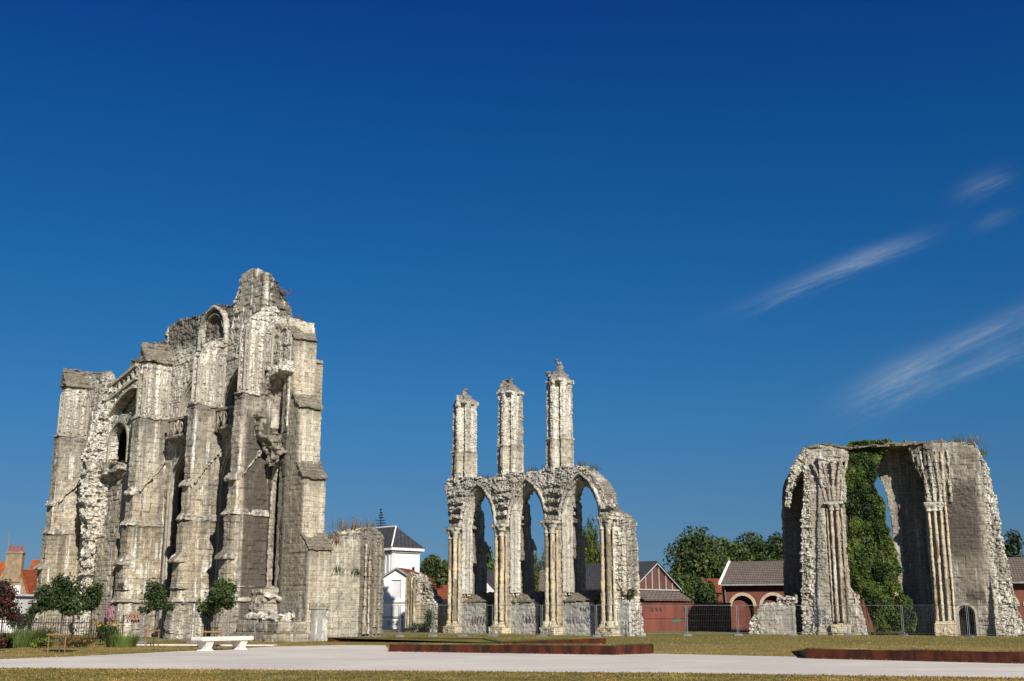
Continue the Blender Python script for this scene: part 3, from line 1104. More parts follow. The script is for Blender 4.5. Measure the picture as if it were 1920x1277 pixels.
    s.hexa([(-21.3, 2.05, 16.55), (-17.2, 2.05, 17.65), (-17.2, 2.4, 17.65), (-21.3, 2.4, 16.55)], [(-21.3, 2.05, 16.72), (-17.2, 2.05, 17.82), (-17.2, 2.4, 17.82), (-21.3, 2.4, 16.72)])
    s.ribbon([(-17.2, 17.02), (-17.9, 16.97), (-18.9, 16.62), (-19.8, 16.12), (-20.9, 15.2)], -.18, 2.0, 2.35)
    s.build('sloping_parapet', M['moulding'], T)
    # graffiti on the buttress foot
    s = MB()
    for k in range(3):
        pts = []
        for i in range(22):
            a = i * .55 + k
            pts.append((-12.9 + .22 * math.cos(a) + .02 * i * (1 - k), -.62, 1.35 + .42 * math.sin(a * .8 + k) + .012 * i))
        s.path(pts, .028, 5)
    s.build('graffiti', M['paint_pink'], T)
    s = MB()
    for k in range(3):
        s.path([(-11.98, .2 + .3 * k + .13 * math.cos(i * .8), 1.3 + .25 * math.sin(i * 1.1 + k)) for i in range(14)], .025, 5)
    s.build('graffiti', M['paint_red'], T)
    s = MB()
    s.path([(-12.7 + .055 * i, -.36, 3.25 + .16 * ((i * 37) % 5 - 2) / 2) for i in range(15)], .03, 5)
    s.build('graffiti', M['paint_black'], T)
    return T


M['grey_paint_old'] = stone('patched grey cement', light=(.34, .32, .29), mid=(.28, .265, .24), grey=(.22, .21, .195), limeamt=.6, darkamt=.5, brick=False)
big_ruin()


def shafts(g, T, seed, voxel=.05, mat='stone_shaft', crumble=.035):
    """each shaft of a cluster, weathered, as a part of its own; returns the stoutest"""
    out = []
    for k, m in enumerate(islands(g)):
        out.append(masonry('column_shaft', m, M[mat], T, voxel, seed + k, .006, .012, .03, None, crumble, None, lambda co: (vnoise(co * np.array((3, 3, .35)), seed) > .62) * .8, bh=.75, bw=3, warp=.008, rubbase=.3))
    return max(out, key=lambda o: o.dimensions.x)


M['stone_shaft_brown'] = stone('brown stained shaft stone', light=(.33, .25, .15), mid=(.25, .185, .11), grey=(.30, .26, .20), dark=(.08, .055, .035), limeamt=.4, darkamt=.6, bw=3, bh=.75, streak=.06, mort=.2)


def low_wall():
    T = thing('ruined_wall', 'low plastered wall stub with weeds on top, right of the tower buttress', 'ruin', (-16.0, 68.0, 0), rad(-45))
    w = MB()
    w.prism([(3.9, -.3), (7.75, -.3), (7.75, 5.9), (7.4, 6.45), (6.6, 6.5), (5.6, 6.3), (4.9, 6.0), (4.4, 5.85), (3.9, 5.7)], 'x', 2.6, 3.85)
    w.prism([(7.0, -.3), (7.85, -.3), (7.85, 6.0), (7.3, 6.4), (7.0, 6.2)], 'x', 3.6, 4.1)

    def st(co):
        x, y, z = co.T
        s = (y > 6.2) * .8
        return np.maximum(s, ledge_stain(co, (6.0,), .8, .8))
    o = masonry('wall', w, M['stone_stub'], T, .085, 131, .02, .02, .09, lambda co: sstep(5.2, 6.0, co[:, 2]) * .8 + (co[:, 1] > 6.6) * .4, .3, lambda co: np.maximum(sstep(5.3, 6.1, co[:, 2]), (co[:, 1] > 7.3) * .4), st, rubbase=.3)
    s = MB()
    for y in (6.55, 6.85, 7.2, 7.5):
        s.tube((3.98 + .12 * (y > 7), y, .3), (3.98 + .12 * (y > 7), y, 5.5 + rnd.uniform(-.3, .4)), .13, .12, 8)
    shafts(s, T, 350, .05, 'stone_shaft_brown', .14)
    return T


low_wall()


# ================================================================== 2. ARCADE RUIN IN THE MIDDLE
def arcade():
    T = thing('ruined_arcade', 'middle ruin, three pointed stone arches carrying three tall free standing pillars', 'ruin', (6.455, 81.0, 0), rad(-45))
    XC = (-15.4, -10.28, -5.15, .05)
    AC = (-13.02, -7.78, -2.56)
    top = [(1.45, -.3), (1.45, 3.0), (1.42, 7.3), (1.3, 7.75), (.7, 8.2), (.1, 8.45), (-.15, 8.55), (-.25, 9.1), (-.5, 9.75), (-.9, 10.4), (-1.45, 10.95), (-2.0, 11.35), (-2.5, 11.6), (-3.0, 11.75), (-6.1, 11.8), (-7.0, 11.6),
           (-8.0, 11.7), (-11.1, 11.8), (-12.0, 11.55), (-12.7, 11.65), (-16.5, 12.0), (-16.95, 11.6), (-16.8, 10.4), (-16.55, 9.2), (-16.3, 7.6), (-16.15, 5), (-16.1, -.3)]
    w = MB()
    w.prism(top, 'y', .25, .95, [arch_hole(c, 1.78, -.25, 7.9, 10.95) for c in AC])
    w.prism(top, 'y', .9, 1.6, [arch_hole(c - .2, 1.36, 2.4, 8.1, 10.65) for c in AC])
    for i, c in enumerate(XC):
        w.box(c - .5, -.02, -.3, c + .6, .4, 7.4)
        # stumps of the lost vault above each capital
        for k in range(5):
            hw = .45 + .13 * k + rnd.uniform(-.1, .1)
            z = 7.9 + k * .62
            if i < 3 or k < 2:
                w.box(c - hw, .25 - .34 + .05 * k, z, c + hw, .5, z + .36)
    w.prism([(-16.9, -.3), (1.9, -.3), (1.8, 1.2), (1.5, 2.3), (-16.2, 2.35)], 'y', 1.25, 1.6)
    w.box(.6, .45, -.3, 1.75, 1.6, 2.3)
    for x in (.75, .98, 1.2):
        w.box(x - .07, .1, 3.0, x + .07, .4, 7.0)

    def cf(co):
        x, y, z = co.T
        m = sstep(11.0, 11.7, z) * .8
        m = np.maximum(m, (x > .3) * sstep(5.8, 7.0, z) * .6)
        m = np.maximum(m, (x > 1.1) * (z < 2.6) * .8)
        m = np.maximum(m, sstep(8.0, 8.6, z) * (y < .22) * .6)
        return m

    def rf(co):
        x, y, z = co.T
        return sstep(8.2, 9.5, z) * .65 + (x > .5) * .55 - (z < 7.5) * (x < .5) * .35

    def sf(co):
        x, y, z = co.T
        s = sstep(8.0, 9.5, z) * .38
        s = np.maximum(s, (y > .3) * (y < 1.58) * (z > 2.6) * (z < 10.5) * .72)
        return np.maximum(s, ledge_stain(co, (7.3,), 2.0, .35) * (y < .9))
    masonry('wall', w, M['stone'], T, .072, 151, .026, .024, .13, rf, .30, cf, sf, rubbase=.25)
    # rendered panels under the sills with sloping lichen covered sills
    for i, (a, b_) in enumerate(((-14.85, -12.05), (-9.7, -6.85), (-4.55, -1.6), (.62, 1.62))):
        p = MB()
        p.box(a, .34 if i < 3 else .2, -.3, b_, .5 if i < 3 else 1.3, 2.26)
        pn = masonry('sill_panel', p, M['plaster'], T, .07, 161 + i, .003, .0, .03, None, .05, None, lambda co: ledge_stain(co, (2.3,), .5, .5), rubbase=.25)
        if i < 3:
            p = MB()
            p.prism([(.28, 2.22), (.28, 2.36), (1.4, 3.05), (1.66, 3.05), (1.66, 2.22)], 'x', a - .05, b_ + .06)
            masonry('sloping_sill', p, M['slab'], T, .07, 171 + i, .03, .03, .1, None, .16, None, None, bw=.35, bh=.14)
    # shafts with capitals and bases
    for i, c in enumerate(XC):
        g = MB()
        for dx, r in ((-.28, .185), (.25, .185)):
            g.tube((c + dx, -.18, .9), (c + dx, -.18, 7.2), r, r * .97, 14)
        for dx, y in ((-.01, -.06), (.56, -.02)):
            g.tube((c + dx, y, .8), (c + dx, y, 7.2), .09, .09, 8)
        o = shafts(g, T, 300 + i * 7)
        g = MB()
        for dx in (-.27, .25):
            g.lathe(c + dx, -.18, [(.21, 7.0), (.25, 7.05), (.22, 7.1), (.23, 7.3), (.36, 7.62), (.38, 7.74), (.30, 7.76)], 12)
            for k in range(8):
                a = k * .785
                g.stones(c + dx + .28 * math.cos(a), -.18 + .28 * math.sin(a), 7.45, c + dx + .29 * math.cos(a), -.17 + .28 * math.sin(a), 7.55, 1, .1, .14, rnd)
        g.box(c - .64, -.56, 7.72, c + .64, .35, 7.95)
        masonry('capital', g, M['moulding'], o, .045, 305 + i, .006, 0, .05, None, .07, None, None, warp=.02)
        g = MB()
        g.box(c - .74, -.58, -.3, c + .74, .3, .52)
        for dx in (-.3, .3):
            g.lathe(c + dx, -.2, [(.34, .48), (.34, .62), (.25, .78), (.27, .86), (.2, .98)], 10)
        masonry('column_base', g, M['stone_shaft'], o, .06, 181 + i, .01, .01, .06, None, .12)
    # arch mouldings, jamb shafts and cusps
    for i, c in enumerate(AC):
        g = MB()
        for o0, wd, y0, y1 in ((.10, .16, .04, .36), (-.12, .12, .16, .5), (-.30, .10, .45, .8), (-.44, .10, .7, 1.0)):
            P_ = pointed(c - (.04 if y0 > .4 else 0), 1.78 + o0, 7.9, 10.95 + o0 * 1.25, 12)
            if o0 < 0:
                P_ = [(P_[0][0], 5.2 if False else 7.9)] + P_[1:]
                P_ = P_ + [(P_[-1][0], 2.9)]
            g.ribbon(list(reversed(P_)), wd, y0, y1)
        masonry('arch_moulding', g, M['moulding'], T, .05, 191 + i, .008, .0, .03, None, .06, None, None, warp=.03)
        g = MB()
        for k, (dx, y) in enumerate(((1.72, .5), (1.62, .72), (1.54, .88))):
            g.tube((c - dx, y, 2.7), (c - dx, y, 7.9), .07, .07, 7)
        for k in range(12):
            g.stones(c - 1.54, .84, 3.1 + k * .42, c - 1.5, .88, 3.2 + k * .42, 1, .16, .24, rnd)
        masonry('jamb_shafts', g, M['moulding'], T, .045, 195 + i, .008, .01, .05, None, .06, None, None, warp=.02)
        g = MB()
        for k in range(9):
            if i == 2 and k > 3:
                continue
            q = pointed(c - .2, 1.33, 8.0, 10.6, 12)[(24 - k * 2) if k < 7 else (3 + k - 7)]
            g.stones(q[0] + .1, 1.0, q[1] - .12, q[0] + .2, 1.2, q[1] - .02, 2, .2, .36, rnd)
        each(g, 'broken_cusp', M['moulding'], T)
    # buttress slabs behind the wall
    for i, c in enumerate((-15.35, -10.25, -5.05)):
        g = MB()
        xr = c + .5
        g.prism([(1.5, -.3), (3.0, -.3), (3.0, 6.2), (2.75, 6.9), (2.7, 9.3), (2.2, 10.2), (2.0, 11.0), (1.5, 11.3)], 'x', c - .5, xr)
        o = masonry('rear_buttress', g, M['stone_brown'], T, .1, 201 + i, .02, .02, .1, lambda co: sstep(8.5, 10, co[:, 2]) * .7, .3, lambda co: sstep(8.5, 10.0, co[:, 2]))
        g = MB()
        g.prism([(1.6, 6.1), (3.15, 6.1), (3.15, 6.3), (2.75, 6.95), (1.6, 6.95)], 'x', c - .6, xr + .12)
        g.build('string_course', M['stone_brown'], o)
    # the three free standing pillars
    for i, (x0, ztop) in enumerate(((-16.3, 17.9), (-11.15, 18.1), (-6.02, 18.3))):
        g = MB()
        plan = [(0, .06), (.56, .06), (.6, -.12), (.9, -.12), (.93, .2), (1.16, .5), (1.24, .48), (1.26, .26), (1.54, .42), (1.52, .74), (1.46, .8), (1.46, 1.08), (1.58, 1.1), (1.58, 1.45), (0, 1.45), (-.02, .9)]
        P1 = [(x0 + a, .3 + b_) for a, b_ in plan]
        P2 = [(x0 + .8 + (a - .8) * .96, 1.05 + (b_ - .75) * .96) for a, b_ in plan]
        g.prism(P1, 'z', 11.3, 13.9)
        g.prism(P2, 'z', 13.8, ztop - .1)
        cx, cy = x0 + .8, 1.08
        # gabled head
        zt = ztop - .2
        if i == 1:
            g.hexa([(x0 - .02, .25, zt), (x0 + 1.5, .25, zt), (x0 + 1.58, 1.75, zt), (x0 - .02, 1.75, zt)], [(cx - .55, .55, zt + 1.0), (cx + .35, .5, zt + .75), (cx + .35, 1.5, zt + .7), (cx - .5, 1.5, zt + 1.1)])
            g.stones(cx - .4, .7, zt + .9, cx + .35, 1.3, zt + 1.2, 8, .2, .4, rnd)
            g.box(x0 + 1.25, 1.1, zt - .1, x0 + 1.66, 1.85, zt + .25)
        else:
            g.hexa([(x0 - .03, .24, zt), (x0 + 1.5, .24, zt), (x0 + 1.6, 1.78, zt), (x0 - .03, 1.78, zt)], [(cx - .46, .7, zt + .8), (cx + .40, .66, zt + .86), (cx + .42, 1.4, zt + .74), (cx - .46, 1.4, zt + .72)])
            g.stones(x0 + .1, .4, zt + .2, x0 + 1.4, 1.6, zt + .75, 12, .25, .45, rnd)
            g.tube((cx - .1 + .1 * i, 1.0, zt + .6), (cx - .1 + .1 * i, 1.0, zt + 1.2 + .1 * i), .34, .2, 8)
            g.stones(cx - .2, .9, zt + 1.2 + .1 * i, cx + .2, 1.2, zt + 1.5 + .15 * i, 4, .18, .3, rnd)
            g.prism([(x0 + .55, zt - .2), (x0 + 1.05, zt - .2), (x0 + .8, zt + .75)], 'y', .1, .8)
            g.box(x0 + 1.2, 1.1, zt - .1, x0 + 1.66, 1.85, zt + .25)
        o = masonry('pillar', g, M['stone_pale'], T, .062, 211 + i * 3, .012, .012, .09,
                    lambda co: sstep(13.9, 14.4, co[:, 2]) * .6 + sstep(12.4, 11.6, co[:, 2]) * .6, .15, lambda co: np.maximum(sstep(ztop - .8, ztop, co[:, 2]), sstep(12.4, 11.5, co[:, 2])) * .8 + .08,
                    lambda co: np.maximum(sstep(ztop - .5, ztop + .3, co[:, 2]) * .8, ledge_stain(co, (13.8,), .7, .55)), bw=.5, bh=.28)
        g = MB()
        g.prism([(x0 + .8 + (a - .8) * 1.06, 1.05 + (b_ - .75) * 1.06) for a, b_ in plan], 'z', 13.82, 13.98)
        masonry('string_course', g, M['ledge'], o, .05, 241 + i, .01, 0, .05, None, .1, None, None, warp=.03)
    # broken pier and low walling at the left end
    g = MB()
    g.prism([(-21.3, -.3), (-20.0, -.3), (-19.95, 4.1), (-20.2, 4.5), (-20.9, 4.7), (-21.3, 4.3)], 'y', .1, 1.5)
    g.prism([(-20.2, -.3), (-16.6, -.3), (-16.6, 2.6), (-17.3, 2.5), (-17.6, 2.2), (-18.3, 2.3), (-18.9, 3.1), (-19.4, 3.9), (-20.1, 4.0)], 'y', .55, 1.6)
    masonry('broken_wall', g, M['stone'], T, .085, 231, .03, .03, .14, lambda co: sstep(1.8, 2.8, co[:, 2]) * .8, .35, lambda co: sstep(2.0, 3.0, co[:, 2]) * (co[:, 0] > -20) + sstep(4, 4.5, co[:, 2]), lambda co: sstep(2.2, 3, co[:, 2]) * .5)
    g = MB()
    for dx in (-.45, -.15, .15, .5):
        g.tube((-20.6 + dx, .02, .3), (-20.6 + dx, .02, 4.2 + rnd.uniform(-.2, .2)), .13, .12, 9)
    shafts(g, T, 340)
    # sprayed writing on the panels
    g = MB()
    for k in range(9):
        x = -3.9 + k * .26
        g.path([(x + .09 * math.cos(i * 1.3 + k * 2), .31, 1.05 + .2 * math.sin(i * .9 + k * 1.7)) for i in range(7)], .016, 4)
    g.build('graffiti', M['paint_blue'], T)
    g = MB()
    for k in range(7):
        x = -2.7 + k * .24
        g.path([(x + .07 * math.cos(i * 1.9 + k), .31, 1.75 + .14 * math.sin(i * 1.3 + k * 2.2)) for i in range(6)], .014, 4)
    for k in range(6):
        x = -8.2 + k * .3
        g.path([(x + .09 * math.cos(i * 1.5 + k), .31, 1.1 + .3 * math.sin(i * 1.1 + k * 1.2)) for i in range(6)], .013, 4)
    for k in range(5):
        x = -13.6 + k * .3
        g.path([(x + .09 * math.cos(i * 1.5 + k), .31, 1.0 + .3 * math.sin(i * 1.2 + k * 1.9)) for i in range(6)], .012, 4)
    g.build('graffiti', M['paint_black'], T)
    return T


arcade()


# ================================================================== 3. RUIN WITH IVY ON THE RIGHT
def right_ruin():
    T = thing('ruined_transept', 'broad right hand ruin with a tall pointed opening behind hanging ivy', 'ruin', (22.58, 85.0, 0), rad(-22))
    outer = [(-3.6, -.3), (11.9, -.3), (11.7, 2.9), (11.5, 5.3), (11.35, 8.2), (11.15, 11.1), (10.7, 12.4), (10.4, 13.15), (7.0, 13.2), (3.3, 13.2), (1.9, 13.05), (1.3, 13.2), (.1, 13.4), (-1.3, 13.25), (-2.6, 12.1), (-3.3, 10.8), (-3.5, 8.6), (-3.6, 2.4)]
    hole = [(1.4, .0), (4.75, .0), (4.62, 5), (4.5, 8.5), (4.3, 10), (3.95, 11.1), (3.4, 11.8), (3.0, 12.1), (2.4, 11.6), (1.8, 10.6), (1.45, 9), (1.4, 6)]
    w = MB()
    w.prism(outer, 'y', 1.9, 3.0, [[(x - .25, z) for x, z in hole]])
    # right block standing forward
    w.prism([(6.75, -.3), (11.95, -.3), (11.7, 2.9), (11.5, 5.3), (11.35, 8.2), (11.1, 11.1), (10.65, 12.4), (10.4, 13.15), (6.95, 13.15), (6.85, 12), (6.75, 9)], 'y', -.15, 2.0, [arch_hole(8.85, .55, -.1, 1.45, 1.98, 6)])
    w.prism([(6.3, 11.2), (7.2, 10.0), (7.2, 13.1), (5.9, 13.1)], 'y', .1, 2.0)
    w.box(8.0, .6, -.3, 9.7, 1.3, 2.3)
    w.prism([(-.15, -.3), (-.9, -.3), (-.55, 2.0), (-.15, 4.5)], 'x', 10.6, 11.9)
    w.prism([(10.9, -.3), (12.6, -.3), (12.0, 2.6), (11.7, 6), (11.4, 9.5)], 'y', .9, 2.2)
    # left pier
    w.prism([(-2.15, -.3), (1.35, -.3), (1.3, 12.2), (.2, 12.6), (-1.2, 12.2), (-1.45, 11.6), (-1.6, 9.5), (-1.85, 8.0), (-2.0, 4.0), (-2.1, 2.4)], 'y', -.2, 2.0)
    w.prism([(-1.0, -.3), (.0, -.3), (.0, 11.8), (-.3, 11.9), (-.6, 8), (-.9, 3)], 'y', -.42, 0)
    w.prism([(1.2, -.3), (2.35, -.3), (2.2, 1.0), (1.9, 2.2), (1.5, 3.0), (1.2, 3.3)], 'y', -.25, 1.2)
    w.prism([(-2.95, 9.1), (-2.8, 10.8), (-2.2, 12.1), (-1.3, 13.25), (.1, 13.4), (1.3, 13.2), (1.9, 13.0), (1.8, 12.2), (1.0, 12.0), (-.2, 12.3), (-1.2, 11.9), (-1.95, 11.1), (-2.45, 10.2), (-2.7, 9.0)], 'y', -.1, 2.0)
    w.box(-2.9, 1.7, 8.4, -1.9, 2.05, 8.75)

    def cf(co):
        x, y, z = co.T
        m = sstep(10.7, 11.4, x + (z - 5) * .05) * .8
        m = np.maximum(m, (x < -1.2) * (y < 1.0) * (z < 11.5) * .8)
        m = np.maximum(m, sstep(12.3, 13, z) * np.where(x > 9.5, .8, .35))
        m = np.maximum(m, (x > 1.25) * (x < 2.5) * (z < 3.2) * .7)
        m = np.maximum(m, (x > 5.8) * (x < 7.4) * sstep(9.4, 10.6, z) * .7)
        return m

    def rf(co):
        x, y, z = co.T
        r = sstep(10.4, 11.0, x) * .9
        r = np.maximum(r, (x < -1.1) * (y < 1.5) * .9)
        return np.maximum(r, (x < 2.6) * .22)

    def sf(co):
        x, y, z = co.T
        s = (x > 7.9) * (1 - sstep(9.9, 10.7, x)) * (.42 + .58 * np.clip(sstep(4.5, 6.0, z) * (1 - sstep(9.6, 11.2, z)) + sstep(1.8, 2.6, z) * (1 - sstep(2.6, 3.6, z)) * (x > 9), 0, 1))
        s = np.maximum(s, (x > 6.2) * (x < 7.6) * sstep(9.5, 10.5, z) * .7)
        s = np.maximum(s, (y > 1.8) * (x > 4.6) * (x < 7) * .5)  # cast shade on the recessed wall, painted into the colour
        s = np.maximum(s, (x < -1.8) * (y > 1.6) * .7)  # painted shade on the set back wall beside the left pier
        return s
    masonry('wall', w, M['stone_panel2'], T, .076, 251, .02, .02, .13, rf, .32, cf, sf, bw=.5, bh=.24, rubbase=.3)
    # shafts
    g = MB()
    for x, y, r in ((.12, -.42, .08), (.42, -.45, .13), (.82, -.38, .13), (1.12, -.25, .08)):
        g.tube((x, y, .9), (x, y, 8.8), r, r, 10)
    o = shafts(g, T, 365, .05, 'stone_shaft_brown')
    g = MB()
    for x in (.42, .82):
        g.lathe(x, -.42, [(.18, 8.6), (.2, 8.7), (.18, 8.75), (.33, 9.05), (.3, 9.1)], 10)
    g.box(-.05, -.72, 9.06, 1.3, .1, 9.26)
    masonry('capital', g, M['moulding'], o, .045, 371, .006, 0, .05, None, .07, None, None, warp=.02)
    g = MB()
    g.box(-.1, -.75, -.3, 1.3, .1, .75)
    masonry('column_base', g, M['stone_shaft'], o, .07, 255, .01, .01, .06, None, .12)
    # springing ribs of the lost vault
    g = MB()
    for k, (x0, x1, y1) in enumerate(((.1, -.75, -.35), (.35, .05, -.6), (.6, .75, -.85), (.85, 1.3, -.75), (1.1, 1.75, -.45))):
        g.path([(x0, -.4, 9.2), (x0 + (x1 - x0) * .25, -.42 + (y1 + .42) * .2, 10.4), (x0 + (x1 - x0) * .6, -.42 + (y1 + .42) * .6, 11.4), (x1, y1, 12.2)], .13, 7)
    masonry('vault_ribs', g, M['stone_brown'], T, .05, 271, .01, 0, .1, None, .12, None, None)
    g = MB()
    g.prism([(-.35, 9.2), (-.1, 9.2), (0, 9.2), (0, 12.6), (-.75, 12.5), (-.55, 11.2)], 'x', -.3, 1.5)
    masonry('vault_springer', g, M['stone_panel2'], T, .08, 257, .03, .03, .12, lambda co: np.full(len(co), .5), .2, lambda co: sstep(11.4, 12.3, co[:, 2]))
    g = MB()
    for x, y, r in ((7.0, -.28, .115), (7.38, -.34, .125), (7.78, -.32, .12)):
        g.tube((x, y, .9), (x, y, 8.5), r, r, 10)
    g.tube((8.12, -.2, .9), (8.12, -.2, 12.4), .09, .09, 8)
    o = shafts(g, T, 373)
    g = MB()
    for x in (6.98, 7.36, 7.78):
        g.lathe(x, -.32, [(.17, 8.35), (.2, 8.42), (.17, 8.48), (.31, 8.8), (.28, 8.84)], 10)
    g.box(6.7, -.62, 8.8, 8.05, .1, 9.0)
    masonry('capital', g, M['moulding'], o, .045, 373, .006, 0, .05, None, .07, None, None, warp=.02)
    g = MB()
    g.box(6.75, -.68, -.3, 8.2, .1, .8)
    g.box(6.85, -.6, .7, 8.1, .1, 1.0)
    masonry('column_base', g, M['stone_shaft'], o, .07, 259, .01, .01, .06, None, .12)
    g = MB()
    for x0, x1 in ((7.0, 6.7), (7.4, 7.25), (7.8, 7.7), (8.1, 8.05), (8.5, 8.55)):
        g.path([(x0, -.2, 9.0), (x0 + (x1 - x0) * .3, -.2, 10.6), (x1, -.22, 12.6)], .12, 7)
    masonry('vault_ribs', g, M['stone_panel2'], T, .05, 273, .01, 0, .1, None, .16, None, None)
    # small door surround and a dark back sheet that paints its inner shade
    g = MB()
    P_ = [(9.42, 0)] + pointed(8.85, .57, 1.45, 2.0, 6) + [(8.28, 0)]
    g.ribbon(list(reversed(P_)), .16, -.24, .05)
    P_ = [(9.3, 0)] + pointed(8.85, .46, 1.45, 1.88, 6) + [(8.4, 0)]
    g.ribbon(list(reversed(P_)), .1, -.1, .2)
    g.build('door_surround', M['moulding'], T)
    g = MB()
    g.box(8.3, .5, -.1, 9.4, .56, 2.0)
    o = g.build('door', M['dark'], T)
    g = MB()
    for k in range(9):
        g.tube((8.36 + k * .12, .4, 0), (8.36 + k * .12, .4, 1.9), .014, .014, 5)
    g.build('grille', M['black_iron'], o)
    g = MB()
    g.prism([(-2.2, 12.1), (-1.3, 13.2), (.1, 13.34), (1.3, 13.14), (1.95, 12.98), (3.3, 13.1), (5.2, 13.02), (7, 13.1), (9.4, 13.08), (9.4, 13.24), (7.9, 13.34), (7, 13.3), (5.4, 13.36), (4.2, 13.28), (3.3, 13.34), (1.95, 13.18), (1.3, 13.36), (.1, 13.56), (-1.35, 13.42), (-2.2, 12.2)], 'y', -.14, 3.02)
    g.stones(2.0, .2, 13.2, 9.2, 2.8, 13.34, 60, .2, .45, rnd)
    masonry('coping', g, M['slab'], T, .06, 263, .04, .02, .1, None, .16, None, None, warp=.12, bw=.5, bh=.2)
    # graffiti
    g = MB()
    for k in range(7):
        x = -1.1 + (k % 4) * .32
        zz = 1.0 + .55 * (k // 4)
        g.path([(x + .11 * math.cos(i * 1.4 + k * 2), -.47 if x > -1 else -.3, zz + .2 * math.sin(i * .9 + k)) for i in range(8)], .02, 4)
    g.build('graffiti', M['paint_blue'], T)
    g = MB()
    for k in range(6):
        x = 9.75 + k * .15
        g.path([(x + .06 * math.cos(i * 1.4 + k * 2), -.2, 1.05 + .1 * math.sin(i * 1.9 + k)) for i in range(5)], .012, 4)
    g.path([(9.9, -.2, .75), (10.4, -.2, .75), (10.4, -.2, .45), (10.15, -.2, .45)], .025, 4)
    g.build('graffiti', M['paint_blue'], T)
    # low wall
    T2 = thing('ruined_wall', 'ragged low grey wall stump at the left foot of the ivy ruin', 'ruin', (22.58, 85.0, 0), rad(-22))
    w = MB()
    w.prism([(-6.0, -.3), (-2.6, -.3), (-2.6, 2.5), (-3.4, 2.5), (-4.2, 2.35), (-4.7, 2.3), (-5.2, 1.9), (-5.6, 1.4), (-5.9, .9)], 'y', .2, 1.1)
    w.box(-3.9, .1, 2.2, -2.4, 1.1, 2.75)
    masonry('wall', w, M['stone_panel'], T2, .08, 261, .02, .02, .14, lambda co: sstep(-5.0, -5.5, co[:, 0]) + sstep(1.6, 2.3, co[:, 2]) * .7, .34, lambda co: np.maximum(sstep(-5.0, -5.6, co[:, 0]), sstep(1.9, 2.4, co[:, 2])), None)
    return T


M['stone_panel2'] = stone('brown grey masonry', light=(.36, .325, .26), mid=(.28, .25, .20), grey=(.24, .22, .185), dark=(.075, .062, .05), limeamt=.4, darkamt=.5, bw=.5, bh=.24, mort=.3)
right_ruin()

# ================================================================== ground
def sheet(name, pts, z, mat, kind='structure'):
    me = bpy.data.meshes.new(name)
    tris = tessellate_polygon([[Vector((p[0], p[1], 0)) for p in pts]])
    me.from_pydata([(p[0], p[1], z) for p in pts], [], [tuple(t) for t in tris])
    me.update()
    for p in me.polygons:
        if p.normal.z < 0:
            p.flip()
    o = link_mesh(name, me, mat)
    o['kind'] = kind
    return o


sheet('lawn', [(-900, -200), (900, -200), (900, 1400), (-900, 1400)], 0.0, M['lawn'])
sheet('path', [(-30, 37.5), (-14.8, 35.2), (-4.7, 33.6), (4.0, 32.4), (12.5, 29.9), (24, 26.5), (34, 24), (34, 31), (24, 34.6), (17.5, 38.6), (15.9, 38.0), (10.2, 42.2), (10.4, 43.8), (5.5, 47.0), (3.8, 45.6), (-5.0, 49.3), (-6.1, 58.6), (-8.3, 58.8), (-11.2, 56.5), (-13.2, 50.8), (-16.1, 43.7), (-19.5, 39.0), (-30, 40.0)], .006, M['gravel'])

# ================================================================== benches, beds and kerbs


def wpx(px, Y):
    return (px - 960) / 2200.0 * Y / 0.9744 * .985


def bench():
    T = thing('stone_bench', 'pale stone bench with a long thick slab on two flared legs, at the path edge', 'bench', (-12.25, 51.3, 0), rad(58))
    s = MB()
    s.box(-1.5, -.36, .39, 1.5, .36, .56)
    o = s.build('seat', M['white_stone'], T)
    bv = o.modifiers.new('b', 'BEVEL')
    bv.width = .06
    bv.segments = 4
    for x in (-.98, .98):
        s = MB()
        s.hexa([(x - .24, -.36, -.05), (x + .24, -.36, -.05), (x + .24, .36, -.05), (x - .24, .36, -.05)], [(x - .16, -.22, .1), (x + .16, -.22, .1), (x + .16, .22, .1), (x - .16, .22, .1)])
        s.hexa([(x - .16, -.22, .099), (x + .16, -.22, .099), (x + .16, .22, .099), (x - .16, .22, .099)], [(x - .22, -.31, .40), (x + .22, -.31, .40), (x + .22, .31, .40), (x - .22, .31, .40)])
        o = s.build('leg', M['white_stone'], T)
        bv = o.modifiers.new('b', 'BEVEL')
        bv.width = .02
        bv.segments = 2


bench()


def blades(name, pts, h, mats, seed, parent=None, lean=.5, wd=.012):
    rs = np.random.RandomState(seed)
    pts = np.asarray(pts, float)
    n = len(pts)
    a = rs.uniform(0, 6.283, n)
    hh = h * rs.uniform(.45, 1.25, n)
    d = np.stack([np.cos(a), np.sin(a), a * 0], 1)
    b = np.stack([-np.sin(a), np.cos(a), a * 0], 1)
    v = np.empty((n, 3, 3))
    w = wd * rs.uniform(.6, 1.4, n)[:, None]
    v[:, 0] = pts - b * w
    v[:, 1] = pts + b * w
    v[:, 2] = pts + d * (hh * lean * rs.uniform(.1, 1, n))[:, None] + np.array((0, 0, 1.0)) * hh[:, None]
    me = bpy.data.meshes.new(name)
    me.vertices.add(n * 3)
    me.vertices.foreach_set('co', v.astype(np.float32).ravel())
    me.loops.add(n * 3)
    me.loops.foreach_set('vertex_index', np.arange(n * 3, dtype=np.int32))
    me.polygons.add(n)
    me.polygons.foreach_set('loop_start', np.arange(0, n * 3, 3, dtype=np.int32))
    k = len(mats)
    q = np.clip((fbm(pts * .35 + 2, seed, 2) - .3) / .4 + rs.uniform(-.35, .35, n), 0, .999)
    me.polygons.foreach_set('material_index', (q * k).astype(np.int32))
    me.update(calc_edges=True)
    return link_mesh(name, me, mats, parent)


